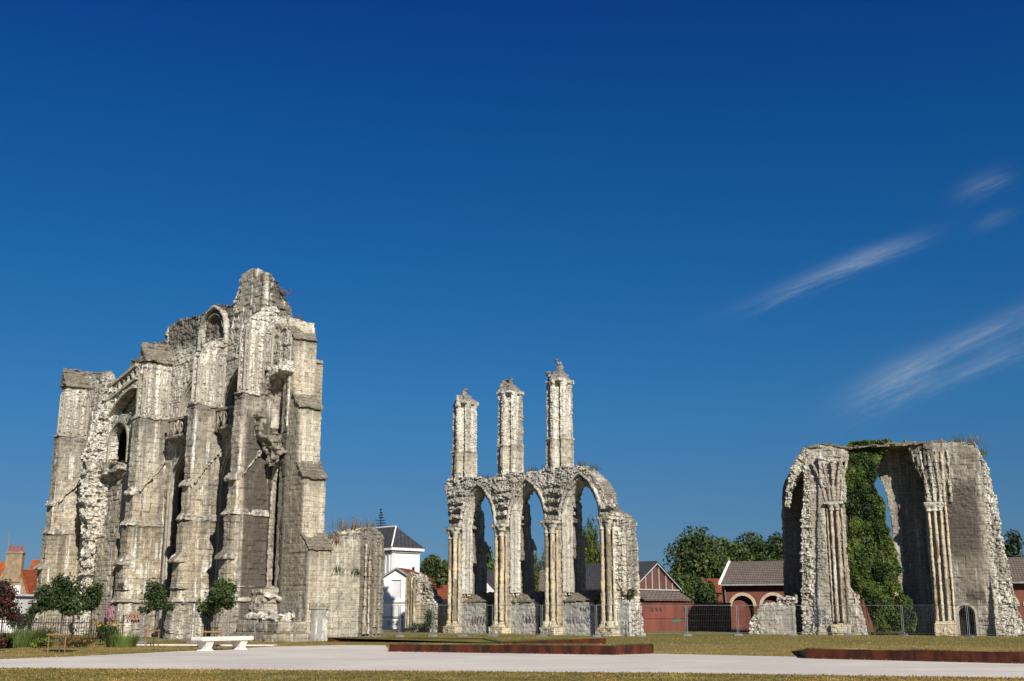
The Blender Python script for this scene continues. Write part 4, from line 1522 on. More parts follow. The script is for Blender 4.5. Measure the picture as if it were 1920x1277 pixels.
def inside(p, poly):
    x, y = p[:, 0], p[:, 1]
    c = np.zeros(len(p), bool)
    n = len(poly)
    for i in range(n):
        (x1, y1), (x2, y2) = poly[i][:2], poly[i - 1][:2]
        if y1 == y2:
            continue
        c ^= ((y1 > y) != (y2 > y)) & (x < (x2 - x1) * (y - y1) / (y2 - y1) + x1)
    return c


PATH = [(-30, 37.5), (-14.8, 35.2), (-4.7, 33.6), (4.0, 32.4), (12.5, 29.9), (24, 26.5), (34, 24), (34, 31), (24, 34.6), (17.5, 38.6), (15.9, 38.0), (10.2, 42.2), (10.4, 43.8), (5.5, 47.0), (3.8, 45.6), (-5.0, 49.3), (-6.1, 58.6), (-8.3, 58.8), (-11.2, 56.5), (-13.2, 50.8), (-16.1, 43.7), (-19.5, 39.0), (-30, 40.0)]


def raised_bed(label, front, back, h, seed, group='raised lawn beds edged with rusted steel'):
    """grass bed held by a rusted steel edging along the front line, falling back to the lawn"""
    T = thing('raised_bed', label, 'raised bed', (front[0][0], front[0][1], 0), 0, group)
    ox, oy = front[0][:2]
    F = [(x - ox, y - oy, z) for x, y, z in front]
    B = [(x - ox, y - oy) for x, y in back]
    for (x0, y0, h0), (x1, y1, h1) in zip(F[:-1], F[1:]):
        l = math.hypot(x1 - x0, y1 - y0)
        nx, ny = -(y1 - y0) / l * .03, (x1 - x0) / l * .03
        k = max(1, round(l / 2.2))
        for q in range(k):
            def at_(f):
                f = (q + f) / k
                return x0 + (x1 - x0) * f, y0 + (y1 - y0) * f, h0 + (h1 - h0) * f
            e_ = .007 * k / l
            (ax, ay, az), (bx, by, bz) = at_(e_), at_(1 - e_)
            w1, w2 = random.uniform(-.012, .012), random.uniform(-.012, .012)
            s = MB()
            s.hexa([(ax, ay, -.1), (bx, by, -.1), (bx + nx, by + ny, -.1), (ax + nx, ay + ny, -.1)], [(ax, ay, az + w1), (bx, by, bz + w2), (bx + nx, by + ny, bz + w2), (ax + nx, ay + ny, az + w1)])
            s.build('steel_edging', M['corten'], T)
    # earth with grass top
    bm = bmesh.new()
    tv = [bm.verts.new((x, y + .032, z - .03)) for x, y, z in F] + [bm.verts.new((x, y, .012)) for x, y in B]
    bv = [bm.verts.new((v.co.x, v.co.y, -.12)) for v in tv]
    n = len(tv)
    f = bm.faces.new(tv)
    bm.faces.new(list(reversed(bv)))
    for i in range(n):
        j = (i + 1) % n
        bm.faces.new([tv[j], tv[i], bv[i], bv[j]])
    bmesh.ops.triangulate(bm, faces=[f])
    bmesh.ops.recalc_face_normals(bm, faces=bm.faces)
    me = bpy.data.meshes.new('turf')
    bm.to_mesh(me)
    bm.free()
    link_mesh('turf', me, M['turf'], T)
    rs = np.random.RandomState(seed)
    pts = []
    for (x0, y0, h0), (x1, y1, h1) in zip(F[:-1], F[1:]):
        l = math.hypot(x1 - x0, y1 - y0)
        k = int(l * 260)
        t = rs.uniform(0, 1, k)
        o = .03 + rs.uniform(0, 1, k) ** 2 * 1.2
        zz = (h0 + (h1 - h0) * t) * (1 - o / 9) - .03
        pts.append(np.stack([x0 + (x1 - x0) * t, y0 + (y1 - y0) * t + o, zz], 1))
    g = blades('grass', np.concatenate(pts), .09, [M['g_mid'], M['g_light'], M['g_dry']], seed, T, .5, .012)
    g['kind'] = 'stuff'
    return T


def turf_material():
    m, nt, b = nodes_of('green turf')
    t = NT(nt)
    P = t.n('ShaderNodeTexCoord').outputs['Object']
    c = t.mix(t.step(t.noise(P, .7, 5, .65), .38, .62), (.075, .088, .020), (.16, .14, .035))
    c = t.mix(t.math('MULTIPLY', t.step(t.noise(P, 15, 3, .7), .5, .7), .5), c, (.05, .055, .015))
    nt.links.new(c, b.inputs['Base Color'])
    t.bump(t.noise(P, 14, 4), .8, .05, b)
    return m


M['turf'] = turf_material()
raised_bed('raised lawn bed with long rusted steel front, in the middle of the path edge', [(-5.0, 49.35, .30), (3.8, 45.65, .34), (5.5, 47.05, .36)], [(5.6, 52), (3.5, 55.5), (-4.5, 56.5)], .3, 31)
raised_bed('low raised lawn bed with two thin rusted steel strips before the arcade', [(-10.0, 65.6, .24), (-1.6, 65.0, .17), (-.6, 61.8, .06), (4.75, 61.2, .30)], [(5.2, 66), (2, 70.5), (-9.5, 70)], .25, 32)
raised_bed('raised lawn bed with rusted steel front, before the ivy covered ruin', [(10.2, 42.25, .33), (15.9, 38.05, .36), (17.6, 38.65, .36), (24, 36.0, .36)], [(26, 42), (20, 48), (11.5, 50)], .35, 33)

rs_ = np.random.RandomState(5)
# short dry grass standing along the near lawn and the path edges
p_ = np.stack([rs_.uniform(-16, 16, 90000), 23 + 11.5 * rs_.uniform(0, 1, 90000) ** 1.2, np.zeros(90000)], 1)
p_ = p_[~inside(p_, PATH)]
g_ = blades('grass', p_, .04, [M['g_straw'], M['g_straw2'], M['g_straw'], M['g_straw3']], 41, None, 1.1, .012)
g_['kind'] = 'stuff'
q_ = []
for a, b in zip(PATH, PATH[1:] + PATH[:1]):
    l = math.hypot(b[0] - a[0], b[1] - a[1])
    k = int(l * 90)
    t = rs_.uniform(0, 1, k)
    q_.append(np.stack([a[0] + (b[0] - a[0]) * t + rs_.normal(0, .06, k), a[1] + (b[1] - a[1]) * t + rs_.normal(0, .06, k), t * 0], 1))
q_.append(np.stack([rs_.uniform(-22, 34, 26000), rs_.uniform(44, 82, 26000), np.zeros(26000)], 1))
q_ = np.concatenate(q_)
q_ = q_[~inside(q_, PATH)]
g_ = blades('grass', q_, .05, [M['g_straw'], M['g_straw'], M['g_straw2'], M['g_straw3']], 43, None, .9, .018)
g_['kind'] = 'stuff'
kb = MB()
kb.prism([(-19.2, 58.6), (-13.6, 57.6), (-11.3, 57.5), (-11.3, 58.4), (-13.6, 58.5), (-19.2, 59.5)], 'z', -.05, .05)
ko = kb.build('kerb', M['white_stone'])
ko['kind'] = 'structure'

# ================================================================== site fence of wire panels
FP = [(262, 61.5), (360, 62.5), (427, 63.5), (525, 66), (606, 70), (686, 75), (748, 77.5), (811, 79), (868, 79.5), (925, 79.5), (1016, 78.5), (1118, 77), (1200, 78.5), (1288, 80.5), (1384, 81.5), (1486, 82), (1591, 82), (1694, 80.5), (1817, 76.5), (1935, 73)]
FL = ['in front of the ruin foot behind the leftmost bench trees', 'behind the bench tree before the tall ruin', 'over the stained buttress foot of the tall ruin', 'before the fallen rubble heap of the tower', 'before the blocked doorway of the tower buttress',
      'before the shafts of the low wall stub', 'before the white gabled annexe', 'before the low broken wall left of the arcade', 'before the first arcade column from the left', 'below the first arch of the arcade',
      'below the second arch of the arcade', 'below the third arch of the arcade', 'before the right end of the arcade', 'before the red boards, nearest the arcade', 'before the red boards and their dark shadow',
      'before the left pier of the ivy ruin', 'before the hanging ivy', 'before the shaft cluster and small arched door', 'at the far right edge before the broken wall end']


def fence_panel(i, a, b):
    dx, dy = b[0] - a[0], b[1] - a[1]
    l = math.hypot(dx, dy)
    T = thing('site_fence_panel', 'wire mesh site fence panel ' + FL[i], 'fence panel', (a[0], a[1], 0), math.atan2(dy, dx), 'temporary wire fence panels across the lawn')
    h = 2.0
    s = MB()
    s.tube((.06, 0, .1), (.06, 0, h), .024, .024, 6)
    s.tube((l - .06, 0, .1), (l - .06, 0, h), .024, .024, 6)
    s.tube((.06, 0, h), (l - .06, 0, h), .019, .019, 6)
    s.tube((.06, 0, .18), (l - .06, 0, .18), .016, .016, 6)
    s.build('frame', M['galv'], T)
    s = MB()
    k = int(l / .13)
    for j in range(1, k):
        x = .06 + (l - .12) * j / k
        s.tube((x, 0, .18), (x, 0, h), .0034, .0034, 3, False)
    for z in (.6, 1.0, 1.4, 1.75):
        s.tube((.06, .003, z), (l - .06, .003, z), .003, .003, 3, False)
    s.build('wire_mesh', M['galv'], T)
    s = MB()
    s.hexa([(-.34, -.13, 0), (.34, -.13, 0), (.34, .13, 0), (-.34, .13, 0)], [(-.28, -.09, .13), (.28, -.09, .13), (.28, .09, .13), (-.28, .09, .13)])
    s.build('foot', M['concrete'], T)


fpts = [((px - 960) / 2200 * Y * 1.0, Y) for px, Y in FP]
fpts = [(x * (math.cos(rad(13)) + (-1.6 / Y) * math.sin(rad(13))), Y) for (x, Y) in fpts]
for i in range(len(fpts) - 1):
    fence_panel(i, fpts[i], fpts[i + 1])
t_ = fpts[4]
s = MB()
s.box(-.2, -.012, 1.28, .2, .012, 1.56)
o = s.build('warning_sign', M['signwhite'])
o.location = (t_[0] - .1, t_[1] - .06, 0)
tag(o, 'small white notice board hung on the wire fence before the blocked doorway', 'sign')

# ================================================================== iron railing, young trees and planting on the left


def railing(label, x0, y0, x1, y1, h=1.15):
    l = math.hypot(x1 - x0, y1 - y0)
    T = thing('iron_railing', label, 'railing', (x0, y0, 0), math.atan2(y1 - y0, x1 - x0), 'black iron railings')
    n = int(l / 1.85)
    for j in range(n + 1):
        x = l * j / n
        s = MB()
        s.box(x - .03, -.03, -.05, x + .03, .03, h + .18)
        s.tube((x, 0, h + .18), (x, 0, h + .3), .045, .005, 6)
        s.build('post', M['black_iron'], T)
    for j in range(n):
        a, b = l * j / n + .035, l * (j + 1) / n - .035
        s = MB()
        s.box(a, -.015, .15, b, .015, .2)
        s.box(a, -.015, h - .18, b, .015, h - .13)
        k = int((b - a) / .13)
        for q in range(k):
            x = a + .065 + q * (b - a) / k
            s.tube((x, 0, .05), (x, 0, h + .02), .016, .016, 4)
            s.tube((x, 0, h + .02), (x, 0, h + .14), .022, .002, 4)
        s.build('railing_panel', M['black_iron'], T)
    return T


railing('long black spiked iron railing behind the flower bed, before the foot of the tall ruin', -26.6, 65.5, -21.2, 65.8)
railing('short black spiked iron railing before the white garden wall at the far left edge', -30.6, 66.2, -26.75, 65.5)


def young_tree(px, base_y, Y, zc0, zc1, w, label, seed, stake=True, mats=None, n=2400, bar='wood', shape=1.0):
    x = (px - 960) / 2200 * Y * .9744
    rnd_ = random.Random(seed)
    T = thing('young_tree', label, 'tree', (x, Y, 0), 0, 'young trees planted along the lawn')
    bl = []
    hh = zc1 - zc0
    for k in range(11):
        f = k / 10
        r = w * .5 * (1 - .55 * f * shape)
        a = rnd_.uniform(0, 6.28)
        q = r * rnd_.uniform(.45, 1.0)
        bl.append((math.cos(a) * q, math.sin(a) * q, zc0 + hh * (.12 + .74 * f), w * rnd_.uniform(.19, .28), w * rnd_.uniform(.19, .28), hh * rnd_.uniform(.12, .2)))
    bl.append((0, 0, zc0 + hh * .4, w * .3, w * .3, hh * .36))
    p, d = blob_points(bl, n, seed, .3)
    jr = np.random.RandomState(seed + 1)
    out_ = jr.uniform(0, 1, len(p)) < .22
    p[out_] += d[out_] * jr.uniform(.02, .2, out_.sum())[:, None] + np.array((0, 0, .05))
    leaf_mesh('crown', p, .07, mats or [M['g_dark'], M['g_mid'], M['g_dark']], T, seed, d, aspect=.55)
    s = MB()
    s.tube((0, 0, -.05), (.02, 0, zc0 + hh * .55), .035, .02, 7)
    for k in range(6):
        a = rnd_.uniform(0, 6.28)
        z = zc0 + hh * rnd_.uniform(0, .5)
        s.tube((.01, 0, z), (math.cos(a) * w * .3, math.sin(a) * w * .3, z + .3), .012, .005, 5)
    s.build('trunk', M['bark'], T)
    if stake:
        K = thing('tree_stake', 'timber stake frame at the ' + stake, 'tree stake', (x, Y - .3, 0), rad(rnd_.uniform(-12, 12)), 'timber stake frames at the young trees')
        for dx in (-.32, .32):
            s = MB()
            s.tube((dx, 0, -.1), (dx, 0, .78), .028, .026, 8)
            s.build('post', M['wood'], K)
        s = MB()
        s.box(-.40, -.06, .69, .40, -.032, .75)
        s.build('crossbar', M[bar], K)


M['wood_y'] = plain('yellowed board', (.36, .20, .05), (.25, .13, .04), 4, .9)
young_tree(84, 1190, 60, 1.5, 2.85, 1.5, 'young tree with a low round crown, at the left end of the flower bed', 61, False)
young_tree(117, 1228, 47.5, 1.45, 2.95, 1.55, 'young tree with a squarish dark crown, tallest of the group before the railing', 62, 'young tree at the left before the railing')
young_tree(171, 1205, 63, 1.6, 3.0, 1.25, 'slim young tree with a small pointed crown behind the railing flowers', 63, False)
young_tree(292, 1212, 57, 1.5, 2.95, 1.4, 'young tree with a narrow open crown, between the railing and the bench', 64, 'young tree between railing and bench')
young_tree(405, 1220, 54.0, 1.42, 3.0, 1.55, 'young tree with a full square green crown right behind the stone bench', 65, 'young tree behind the bench', [M['g_mid'], M['g_mid'], M['g_dark']], 3400, 'wood_y', .4)
young_tree(6, 1200, 52, 1.2, 2.9, 1.35, 'young tree with dark purple leaves at the left edge of the picture', 66, False, [M['g_purple'], M['g_purple2'], M['g_dark']])


def shrub(name, label, px, Y, h, w, mats, n, size, seed, group=None, cat='shrub', z0=0.0, grass=False, dp=None):
    x = (px - 960) / 2200 * Y * .9744
    T = thing(name, label, cat, (x, Y, z0), 0, group)
    rr = np.random.RandomState(seed)
    if grass:
        k = n
        a = rr.uniform(0, 6.283, k)
        r = np.sqrt(rr.uniform(0, 1, k)) * w / 2
        pts = np.stack([np.cos(a) * r, np.sin(a) * r * (dp or 1), a * 0], 1)
        blades('leaves', pts, h, mats, seed, T, .55, size)
    else:
        bl = [(rr.uniform(-.3, .3) * w, rr.uniform(-.3, .3) * w * (dp or 1), h * rr.uniform(.3, .7), w * rr.uniform(.2, .3), w * rr.uniform(.2, .3), h * rr.uniform(.25, .34)) for _ in range(7)]
        p, d = blob_points(bl, n, seed, .3)
        p[:, 2] = np.abs(p[:, 2])
        leaf_mesh('leaves', p, size, mats, T, seed, d)
        s = MB()
        for k in range(4):
            s.tube((0, 0, -.05), (rr.uniform(-.25, .25) * w, rr.uniform(-.25, .25) * w, h * .6), .015, .006, 5)
        s.build('stems', M['bark'], T)
    return T


shrub('tall_grass', 'clump of long bright green grass at the left end of the flower bed', 40, 56, .75, 1.7, [M['g_mid'], M['g_light'], M['g_mid']], 900, .02, 71, None, 'grass clump', grass=True)
shrub('tall_grass', 'clump of long dull green grass left of the lime green plant', 66, 58, .8, 1.4, [M['g_mid'], M['g_dark']], 700, .02, 72, None, 'grass clump', grass=True)
shrub('lime_plant', 'low lime green leafy plant in the flower bed', 86, 54, .5, 1.1, [M['f_lime'], M['g_light']], 700, .055, 73, None, 'plant')
shrub('flower_clump', 'row of orange red flowers on stems before the railing', 92, 60, .95, 1.6, [M['g_mid'], M['g_dark'], M['f_orange']], 700, .05, 74, None, 'flowers')
shrub('yellow_flower_bush', 'dark green bush topped with yellow flowers, before the railing', 203, 59, 1.05, 1.3, [M['g_dark'], M['g_mid'], M['g_dark']], 1100, .06, 75, None, 'flowers')
x_ = (203 - 960) / 2200 * 59 * .9744
rr_ = np.random.RandomState(9)
leaf_mesh('blossoms', np.stack([rr_.uniform(-.6, .6, 90), rr_.uniform(-.5, .1, 90), rr_.uniform(.88, 1.12, 90)], 1), .045, [M['f_yellow']], bpy.data.objects['yellow_flower_bush'], 10)
shrub('low_plant', 'low mixed green plants in the middle of the flower bed', 135, 55, .45, 1.6, [M['g_mid'], M['g_dark'], M['f_orange']], 700, .05, 76, None, 'plant')
shrub('low_plant', 'reddish low plant in the flower bed left of the yellow flowers', 160, 57, .5, 1.2, [M['g_dry2'], M['g_mid'], M['g_purple']], 500, .05, 77, None, 'plant')
shrub('tall_grass', 'grey green grass tuft at the right end of the flower bed', 232, 56, .6, 1.3, [M['g_mid'], M['g_dry'], M['g_light']], 800, .02, 78, None, 'grass clump', grass=True)
shrub('hedge', 'clipped green hedge in front of the ochre house gable', 42, 85, 1.95, 2.6, [M['g_dark'], M['g_mid']], 1500, .09, 79, None, 'hedge')
shrub('red_shrub', 'small reddish brown shrub at the lower left edge', 4, 50, .75, .8, [M['g_purple'], M['g_dry2'], M['g_purple2']], 700, .05, 80, None, 'shrub')

# ================================================================== ivy, weeds on the ruins
FR = Matrix.Translation((22.58, 85.0, 0)) @ Matrix.Rotation(rad(-22), 4, 'Z')
FN = Matrix.Translation((6.455, 81.0, 0)) @ Matrix.Rotation(rad(-45), 4, 'Z')
FLm = Matrix.Translation((-16.0, 68.0, 0)) @ Matrix.Rotation(rad(-45), 4, 'Z')


def ivy():
    T = thing('ivy', 'thick curtain of green ivy hanging through the opening of the right hand ruin', 'ivy', (22.58, 85.0, 0), rad(-22))
    rr = np.random.RandomState(3)
    n = 34000
    z = rr.uniform(0.3, 13.55, n)
    u = rr.uniform(0, 1, n)
    zk = [0, 1.2, 2.6, 3.6, 5.5, 7.5, 9.5, 10.8, 11.6, 12.4, 13.0, 13.6]
    lo = np.interp(z, zk, [3.0, 2.6, 2.2, 1.2, 1.0, 1.0, 1.05, 1.1, 1.2, 1.35, 1.5, 2.0])
    hi = np.interp(z, zk, [5.2, 5.2, 5.2, 5.1, 4.75, 4.3, 3.9, 3.65, 3.5, 4.0, 4.6, 4.9])
    wob = (fbm(np.stack([z * .9, z * 0, z * 0], 1), 5, 3) - .5) * 1.5
    x = lo + (hi + wob * (z < 12) - lo) * u
    bul = fbm(np.stack([x * .8, z * .55, z * 0], 1), 8, 3)
    tuft, _ = worley(np.stack([x * 1.3, z * 1.1, z * 0], 1), 12)
    y = -.55 + .7 * (1 - bul) + .5 * tuft + rr.exponential(.16, n) + .5 * np.clip(np.abs(u - .5) * 2 - .6, 0, 1)
    y += np.where(z < 4, (4 - z) * .06, 0)
    keep = (fbm(np.stack([x * 1.1, z * .8, z * 0 + 3], 1), 15, 2) > .30) | (rr.uniform(0, 1, n) < .4)
    keep &= ~((x > 3.9) & (z < 4.5) & (z > 1.2) & (rr.uniform(0, 1, n) < .5))
    P = np.stack([x, y, z], 1)[keep]
    nn = np.tile(np.array((.1, -.8, .45)), (len(P), 1))
    leaf_mesh('leaves', P, .125, [M['g_ivy2'], M['g_ivy1'], M['g_ivy1'], M['g_ivy3']], T, 4, nn, aspect=.75, weights=[.22, .36, .32, .10], droop=.5, spread=.75)
    s = MB()
    for k in range(9):
        a = 1.3 + .21 * k
        s.path([(a, .25, 13.0), (a * .9 + .15 + .15 * math.sin(k), .35, 8.5), (a * .8 + .5, .4, 4), (a * .8 + 1.0 + .2 * math.sin(k * 2), .5, .0)], .03, 5)
    s.build('stems', M['bark'], T)


ivy()


def weeds(mat4, label, spots, h, mats, seed, name='weed_tuft', cat='weeds', n=60, wd=.016):
    rr = np.random.RandomState(seed)
    for i, (x, y, z, w, lab) in enumerate(spots):
        p = mat4 @ Vector((x, y, z))
        T = thing(name, lab, cat, p, 0, label)
        k = int(n * max(1, w))
        pts = np.stack([rr.normal(0, w * .25, k), rr.normal(0, w * .25, k), rr.uniform(-.12, .02, k)], 1)
        blades('leaves', pts, h, mats, seed + i, T, .7, wd)
        pts2 = pts[: k // 2] + np.stack([rr.normal(0, .1, k // 2), rr.normal(0, .1, k // 2), rr.uniform(0.05, h * .8, k // 2)], 1)
        leaf_mesh('flower_heads', pts2, .045, mats, T, seed + i + 50)['kind'] = 'stuff'


weeds(FLm, 'weeds growing on the ruins', [
    (3.3, 5.2, 6.3, 1.0, 'dry stalky weeds on the left part of the low wall stub top'), (3.3, 6.2, 6.4, 1.0, 'tall dry weeds in the middle of the low wall stub top'), (3.4, 7.2, 6.3, .8, 'tuft of dry weeds at the right corner of the low wall stub top'),
    (3.85, 4.3, 5.5, .8, 'brown plant hanging at the joint of tower buttress and low wall')], .75, [M['stem'], M['g_dry2'], M['g_dry']], 301)
weeds(FLm, 'weeds growing on the ruins', [(3.9, 4.6, 3.9, .7, 'rusty fern growing out of the low wall face'), (3.95, 5.9, 3.75, .7, 'green fern growing out of the low wall face')], .4, [M['g_dry2'], M['g_mid'], M['g_dark']], 311)
weeds(FLm, 'weeds growing on the ruins', [(-7.2, 2.5, 21.1, .6, 'small dark plant above the blind arch at the top of the tall ruin'), (-19.4, 1.9, 11.75, 1.6, 'rusty growth along the ledge under the small pointed window'), (1.0, 3.2, 18.9, .6, 'few stalks on top of the tower buttress'), (-1.4, 3.6, 21.2, 1.2, 'dry growth on the slope of the tower stump')], .4, [M['g_dry2'], M['g_dry'], M['g_mid']], 321)
weeds(FN, 'weeds growing on the ruins', [(-13.0, .9, 11.6, .9, 'dry tuft on the arcade top right of the first pillar'), (-8.0, .9, 11.75, 1.0, 'dry tuft on the arcade top right of the second pillar'), (-6.6, .9, 11.7, .7, 'small tuft on the arcade top left of the third pillar'), (-2.9, .9, 11.75, .9, 'dry tuft on the arcade top right of the third pillar'), (-1.9, .9, 11.4, .9, 'sparse stalks on the rounded end of the third arch'), (-16.2, .9, 11.9, .6, 'small tuft at the left end of the arcade top')], .45, [M['g_dry2'], M['g_dry'], M['g_mid']], 331)
weeds(FR, 'weeds growing on the ruins', [(10.2, .6, 13.1, 1.3, 'yellowish bush on the top right corner of the ivy ruin'), (9.3, .4, 13.1, .9, 'small tuft on the coping near the right corner of the ivy ruin'), (10.8, .6, 12.2, .9, 'stalks on the broken right shoulder of the ivy ruin')], .75, [M['stem'], M['g_dry'], M['g_light']], 341)


def local_shrub(mat4, x, y, z, name, label, h, w, mats, n, size, seed, cat='shrub'):
    p = mat4 @ Vector((x, y, z))
    T = thing(name, label, cat, p)
    rr = np.random.RandomState(seed)
    bl = [(rr.uniform(-.3, .3) * w, rr.uniform(-.3, .3) * w, h * rr.uniform(.3, .7), w * .28, w * .28, h * .3) for _ in range(6)]
    q, d = blob_points(bl, n, seed, .3)
    leaf_mesh('leaves', q, size, mats, T, seed, d)
    s = MB()
    for k in range(4):
        s.tube((0, 0, -.1), (rr.uniform(-.25, .25) * w, rr.uniform(-.25, .25) * w, h * .6), .015, .006, 5)
    s.build('stems', M['bark'], T)


local_shrub(FN, 1.3, .5, 2.2, 'bush', 'small olive bush growing on the right end of the arcade', 1.1, 1.1, [M['g_mid'], M['g_dark'], M['g_dry']], 700, .07, 401)
local_shrub(FN, -19.1, -.4, 0, 'bush', 'dark bush at the foot of the broken pier left of the arcade', .8, 1.5, [M['g_mid'], M['g_dark']], 800, .07, 402)
local_shrub(FN, -18.0, -.1, 0, 'bush', 'upright dark bush against the low broken wall left of the arcade', 2.2, .9, [M['g_dark'], M['g_mid']], 800, .07, 403)
local_shrub(FN, -18.8, 1.1, 3.2, 'bush', 'rusty brown growth on top of the low broken wall left of the arcade', .8, 1.2, [M['g_dry2'], M['g_dry'], M['g_mid']], 500, .06, 404)
local_shrub(FR, -2.3, .7, 2.6, 'bush', 'small plant on the low wall left of the ivy ruin', .5, .9, [M['g_mid'], M['g_dry']], 300, .06, 405)

# ================================================================== buildings behind
def house_white():
    T = thing('white_house', 'tall white house with a dark hipped slate roof, behind the low wall stub', 'house', (-14.1, 140.0, 0), rad(-45))
    L_, D_ = 13.0, 4.3
    s = MB()
    s.box(-L_, 0, -.3, 0, D_, 8.6)
    s.build('wall', M['white_paint'], T)
    s = MB()
    s.box(-L_ - .15, -.15, 8.35, .15, D_ + .15, 8.62)
    s.build('cornice', M['trim_grey'], T)
    s = MB()
    s.box(-L_ - .38, -.38, 8.62, .38, D_ + .38, 8.95)
    s.build('gutter', M['trim_white'], T)
    e, h = .42, 11.55
    s = MB()
    s.hexa([(-L_ - e, -e, 8.95), (e, -e, 8.95), (e, D_ + e, 8.95), (-L_ - e, D_ + e, 8.95)], [(-L_ + 2, D_ / 2 - .05, h), (-2.0, D_ / 2 - .05, h), (-2.0, D_ / 2 + .05, h), (-L_ + 2, D_ / 2 + .05, h)])
    r = s.build('roof', M['slate'], T)
    s = MB()
    s.tube((e, -e, 9.02), (-2.0, D_ / 2, h + .05), .09, .09, 6)
    s.build('ridge', M['trim_white'], r)
    s = MB()
    s.tube((-L_ + 2, D_ / 2, h + .05), (-2, D_ / 2, h + .05), .09, .09, 6)
    s.build('ridge', M['trim_white'], r)
    for x in (-2.5, -5.6, -8.7):
        s = MB()
        s.box(x - .62, -.09, 5.2, x + .62, -.002, 7.75)
        f = s.build('window', M['trim_white'], T)
        s = MB()
        s.box(x - .45, -.14, 5.35, x + .45, -.08, 7.55)
        s.build('pane', M['glass'], f)
    for x in (-.55, -1.2):
        s = MB()
        s.box(x - .16, -.1, -.2, x + .16, -.002, 8.3)
        s.build('pilaster', M['grey_paint'], T)
    s = MB()
    s.box(.002, 3.1, 6.2, .08, 3.45, 6.75)
    s.build('vent', M['glass'], T)
    s = MB()
    s.box(.002, .06, -.2, .07, .36, 8.3)
    s.build('pilaster', M['grey_paint'], T)
    s = MB()
    s.box(.002, D_ - .36, -.2, .07, D_ - .06, 8.3)
    s.build('pilaster', M['grey_paint'], T)


house_white()


def annexe():
    T = thing('gabled_annexe', 'small white gabled facade with a tall blind niche, beside the white house', 'building', (-12.2, 113.5, 0), rad(-10))
    w = 2.6
    s = MB()
    s.prism([(0, -.3), (w, -.3), (w, 4.75), (w / 2, 5.5), (0, 4.75)], 'y', 0, 5, [[(.78, 2.75), (1.75, 2.75), (1.75, 4.5), (.78, 4.5)]])
    s.build('wall', M['white_paint'], T)
    s = MB()
    s.box(.7, .12, 2.7, 1.85, .2, 4.6)
    s.build('niche_panel', M['grey_paint'], T)
    for a, b in (((-.2, 4.72), (w / 2, 5.62)), ((w / 2, 5.62), (w + .2, 4.72))):
        s = MB()
        s.hexa([(a[0], -.25, a[1] - .1), (b[0], -.25, b[1] - .1), (b[0], .05, b[1] - .1), (a[0], .05, a[1] - .1)], [(a[0], -.25, a[1] + .06), (b[0], -.25, b[1] + .06), (b[0], .05, b[1] + .06), (a[0], .05, a[1] + .06)])
        s.build('verge', M['trim_grey'], T)
    s = MB()
    s.hexa([(-.3, .06, 4.62), (w / 2, .06, 5.58), (w / 2, 5.1, 5.58), (-.3, 5.1, 4.62)], [(-.3, .06, 4.7), (w / 2, .06, 5.67), (w / 2, 5.1, 5.67), (-.3, 5.1, 4.7)])
    s.hexa([(w / 2, .06, 5.58), (w + 1.2, .06, 4.5), (w + 1.2, 5.1, 4.5), (w / 2, 5.1, 5.58)], [(w / 2, .06, 5.67), (w + 1.2, .06, 4.6), (w + 1.2, 5.1, 4.6), (w / 2, 5.1, 5.67)])
    s.build('roof', M['redtile'], T)
    s = MB()
    s.box(-.1, -.14, 2.42, w + .1, .0, 2.62)
    s.build('sill_band', M['trim_white'], T)
    s = MB()
    s.box(-.1, -.12, 1.0, w + .1, .0, 1.14)
    s.build('plinth_band', M['trim_grey'], T)
    s = MB()
    s.prism([(.8, 1.15)] + [(1.3 + .5 * math.cos(a), 1.7 + .5 * math.sin(a)) for a in [math.pi * (1 - i / 10) for i in range(11)]] + [(1.8, 1.15)], 'y', -.03, -.002)
    s.build('arched_niche', M['grey_paint'], T)
    s = MB()
    for k in range(6):
        s.path([(.5 + k * .28 + .12 * math.cos(i * 1.4 + k * 2), -.03, .55 + .2 * math.sin(i * .9 + k)) for i in range(8)], .02, 4)
    s.build('graffiti', M['paint_black'], T)


annexe()


def simple_house(name, label, x, y, rot, w, d, hw, hr, wall, roof, chim=(), wins=(), ov=.25):
    """gable roofed house; ridge along local x"""
    T = thing(name, label, 'house', (x, y, 0), rad(rot))
    s = MB()
    s.prism([(0, -.3), (d, -.3), (d, hw), (d / 2, hr - .12), (0, hw)], 'x', 0, w)
    s.build('wall', wall, T)
    s = MB()
    k = (hr - hw) / (d / 2)
    s.prism([(-ov, hw - ov * k), (d / 2, hr), (d + ov, hw - ov * k), (d + ov, hw - ov * k + .14), (d / 2, hr + .16), (-ov, hw - ov * k + .14)], 'x', -ov, w + ov)
    r = s.build('roof', roof, T)
    for cx, cw, ch, pots in chim:
        s = MB()
        s.box(cx - cw / 2, d / 2 - .4, hr - .9, cx + cw / 2, d / 2 + .4, hr + ch)
        s.box(cx - cw / 2 - .08, d / 2 - .48, hr + ch - .12, cx + cw / 2 + .08, d / 2 + .48, hr + ch + .02)
        c = s.build('chimney', M['brick'], r)
        for q in range(pots):
            s = MB()
            px_ = cx + (q - (pots - 1) / 2) * cw / max(pots, 1)
            s.tube((px_, d / 2, hr + ch), (px_, d / 2, hr + ch + .6), .14, .11, 8)
            s.build('chimney_pot', M['potred'], T)
    for (x0, z0, x1, z1) in wins:
        s = MB()
        s.box(x0 - .08, -.06, z0 - .08, x1 + .08, -.002, z1 + .08)
        f = s.build('window', M['trim_white'], T)
        s = MB()
        s.box(x0, -.09, z0, x1, -.05, z1)
        s.build('pane', M['glass'], f)
    return T


